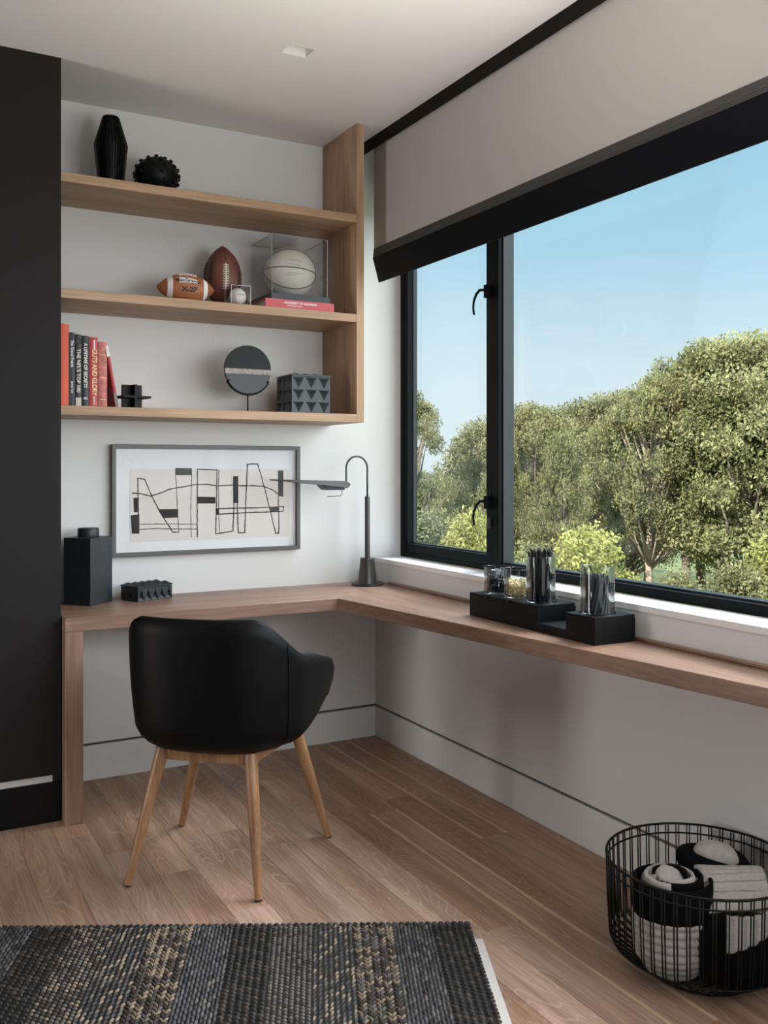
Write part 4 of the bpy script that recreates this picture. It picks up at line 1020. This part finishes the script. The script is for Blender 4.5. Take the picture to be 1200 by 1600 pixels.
# ---------------------------------------------------------------- trees outside
GZ = -5.2
gd = MB().grid(lambda u, v: (1+130*u, -45+150*v, GZ+ (1.2*math.sin(u*9)+.8*math.sin(v*13))*.5), 40, 40).build('forest_ground', M['grass'], smooth=True)
struct(gd)
LM = dict(oak=leafy('oak_leaves', (.125, .135, .06), (.33, .335, .17)), pale=leafy('pale_leaves', (.155, .165, .078), (.40, .395, .215)), bright=leafy('bright_leaves', (.23, .25, .085), (.48, .48, .19)), hazy=leafy('hazy_leaves', (.16, .175, .11), (.29, .30, .19)))  # hazy: distance haze is put into these leaf colours
def leaf_mesh(centres, radii, per, size, seed, flat=.75):
    g = np.random.default_rng(seed); P = []
    for c_, r_ in zip(centres, radii):
        n = int(per*r_*r_); d = g.normal(size=(n, 3)); d /= np.linalg.norm(d, axis=1)[:, None]
        rr = r_*1.2*g.random(n)**.5; P.append(np.array(c_)+d*rr[:, None]*np.array((1, 1, flat)))
    P = np.concatenate(P); n = len(P)
    nrm = g.normal(size=(n, 3)); nrm[:, 2] += .25; nrm /= np.linalg.norm(nrm, axis=1)[:, None]
    t = np.cross(nrm, g.normal(size=(n, 3))); t /= np.linalg.norm(t, axis=1)[:, None]; b_ = np.cross(nrm, t)
    s_ = size*(.65+.7*g.random(n))[:, None]
    V = np.stack([P-t*s_, P+b_*s_*.52-nrm*s_*.15, P+t*s_, P-b_*s_*.52-nrm*s_*.15], 1).reshape(-1, 3)
    me = bpy.data.meshes.new('foliage'); me.vertices.add(4*n); me.vertices.foreach_set('co', V.ravel())
    me.loops.add(6*n); me.polygons.add(2*n)
    i = np.arange(n)*4; L = np.stack([i, i+1, i+2, i, i+2, i+3], 1).ravel()
    me.loops.foreach_set('vertex_index', L); me.polygons.foreach_set('loop_start', np.arange(2*n)*3)
    me.update(); me.validate(); return me
protos = {}
def proto(kind):
    if kind in protos: return protos[kind]
    seed = {'tall': 1, 'round': 2, 'slim': 3, 'sparse': 4, 'bush': 5, 'low': 6}[kind]; g = np.random.default_rng(seed)
    C_, R_ = [], []; tr = MB()
    hgt = 10.0
    if kind == 'bush' or kind == 'low':
        n = 40
        for i in range(n):
            a = g.uniform(0, 6.28); hh = g.random()**.8; rad = 1.75*(1-hh)**.75*math.sqrt(g.random())+.08
            C_.append((rad*math.cos(a), rad*math.sin(a), .4+3.6*hh)); R_.append(g.uniform(.30, .50))
        tr.tube([(0, 0, 0), (.05, 0, 1.5), (0, .03, 3.6)], [.07, .05, .02], 6)
    else:
        cb_, rx, n = {'tall': (5.0, 2.7, 150), 'round': (3.9, 2.9, 165), 'slim': (4.6, 1.9, 105), 'sparse': (3.9, 2.2, 70)}[kind]
        path = [Vector((0, 0, 0)), Vector((.08, .03, 2.2)), Vector((-.08, .1, 4.4)), Vector((.12, 0, 6.6)), Vector((0, .1, 8.8))]
        tr.tube(path, [.19, .155, .13, .09, .03], 9)
        for i in range(n):
            h = g.random(); h = h if kind != 'tall' else h**.85; zz = cb_+(hgt-.7-cb_)*h
            env = rx*(math.sin(PI*min(1, .16+.84*h**.9))**.62)*(1.0 if kind != 'sparse' else .95)
            a = g.uniform(0, 6.28); rad = env*math.sqrt(.15+.85*g.random())
            c_ = Vector((rad*math.cos(a), rad*math.sin(a), zz)); C_.append(tuple(c_)); R_.append(g.uniform(.28, .60)*(.85 if kind == 'sparse' else 1))
            if i % 3 == 0:
                s_ = Vector((.03, .05, min(8.2, max(cb_-.9, zz-1.6-rad*.30)))); md = s_.lerp(c_, .55)+Vector((0, 0, -.12))
                tr.tube([s_, md, c_], [.060, .042, .014], 5)
    me = leaf_mesh(C_, R_, 1500 if kind not in ('bush', 'low') else 1900, .054 if kind not in ('bush', 'low') else .042, seed+10)
    tm = bpy.data.meshes.new('trunk'); tm.from_pydata(tr.v, [], tr.f); tm.shade_smooth(); protos[kind] = (me, tm); return protos[kind]
leafvars = {}
def tree(px, top, dist, kind, leaf, label, bark='bark', group=None, wide=1.0, rot=None, base=None):
    s, c_ = math.sin(YAW), math.cos(YAW); t = (px-600)/FX
    x, y = CAM[0]+dist*(s+t*c_), CAM[1]+dist*(c_-t*s); ztop = CAM[2]+(HY-top)/FX*dist; b0 = GZ-.4 if base is None else base
    hh = 10.0 if kind not in ('bush', 'low') else 4.4
    k_ = (ztop-b0)/hh
    r = thing('leafy_tree' if kind not in ('bush', 'low') else 'leafy_shrub', (x, y, b0), label, 'tree' if kind not in ('bush', 'low') else 'shrub', group)
    r.rotation_euler = (0, 0, random.uniform(0, 6.28) if rot is None else rot); r.scale = (k_*wide, k_*wide, k_)
    me, tm = proto(kind); k1, k2 = (kind, leaf), (kind, bark, 0)
    if k1 not in leafvars: m1 = me.copy(); m1.materials.clear(); m1.materials.append(LM[leaf]); leafvars[k1] = m1
    if k2 not in leafvars: m2 = tm.copy(); m2.materials.clear(); m2.materials.append(M[bark]); leafvars[k2] = m2
    m1, m2 = leafvars[k1], leafvars[k2]
    a = bpy.data.objects.new('foliage', m1); COL.objects.link(a); a.parent = r; a['kind'] = 'stuff'
    b_ = bpy.data.objects.new('trunk', m2); COL.objects.link(b_); b_.parent = r
tree(648, 588, 27, 'sparse', 'pale', 'airy pale tree seen at the left edge of the casement pane', wide=.62)
tree(752, 640, 30, 'slim', 'pale', 'slender tree beside the sky gap behind the window mullion', wide=.95)
tree(838, 605, 29, 'round', 'pale', 'rounded tree left of centre in the wide pane', wide=.85)
tree(905, 612, 33, 'slim', 'oak', 'narrow tree tucked behind the glass jar of pencils', wide=1.0)
tree(960, 588, 31, 'round', 'pale', 'broad rounded tree above the pale trunk', wide=.9)
tree(1018, 560, 26, 'tall', 'oak', 'tall tree with a pale slender trunk in the wide pane', 'bark_pale', wide=.72)
tree(1095, 508, 27, 'tall', 'oak', 'tall dense tree with a thick grey trunk', wide=.85)
tree(1165, 488, 26, 'round', 'pale', 'highest tree crown at the right end of the view', wide=.95)
tree(1250, 495, 27, 'tall', 'oak', 'tall tree cut off by the right edge of the view', wide=.95)
tree(880, 655, 24, 'slim', 'oak', 'thin tree with a leaning dark trunk near the brushes of bright shrubs', wide=.55)
tree(790, 660, 25, 'slim', 'oak', 'thin tree standing just right of the window mullion', wide=.5)
tree(1360, 500, 28, 'round', 'pale', 'rounded tree well beyond the right edge of the view', wide=.95)
tree(1480, 540, 28, 'tall', 'oak', 'tall tree farthest right of the front row', wide=.95)
gl = 'hazy tree in the back row between the nearer crowns'
for px, top, d in ((690, 726, 44), (735, 722, 46), (790, 668, 42), (850, 650, 44), (930, 640, 42), (1010, 630, 44), (1070, 610, 42), (1130, 600, 40), (1200, 590, 42), (1280, 580, 42), (1400, 590, 42), (1560, 600, 42), (1750, 600, 42), (640, 720, 46)):
    tree(px, top, d, 'round', 'hazy', gl, group='back row of trees', wide=1.15)
tree(737, 785, 22, 'bush', 'bright', 'bright green shrub at the foot of the casement pane', wide=.75)
tree(830, 840, 21, 'low', 'oak', 'dark leafy shrub behind the black pencils', wide=.9)
tree(915, 808, 21, 'bush', 'bright', 'bright yellow-green shrub behind the gap between jars', wide=.95)
tree(965, 885, 21, 'low', 'bright', 'low bright shrub left of the pale trunk', wide=.9)
tree(1062, 885, 21, 'low', 'pale', 'leafy shrub between the pale and the thick trunk', wide=.9)
tree(1150, 870, 20, 'low', 'pale', 'leafy shrub right of the thick trunk', wide=1.0)
tree(1225, 830, 21, 'low', 'bright', 'leafy shrub at the right edge of the view', wide=1.1)
tree(665, 790, 24, 'low', 'hazy', 'dull shrub at the left end of the casement pane', wide=1.0)
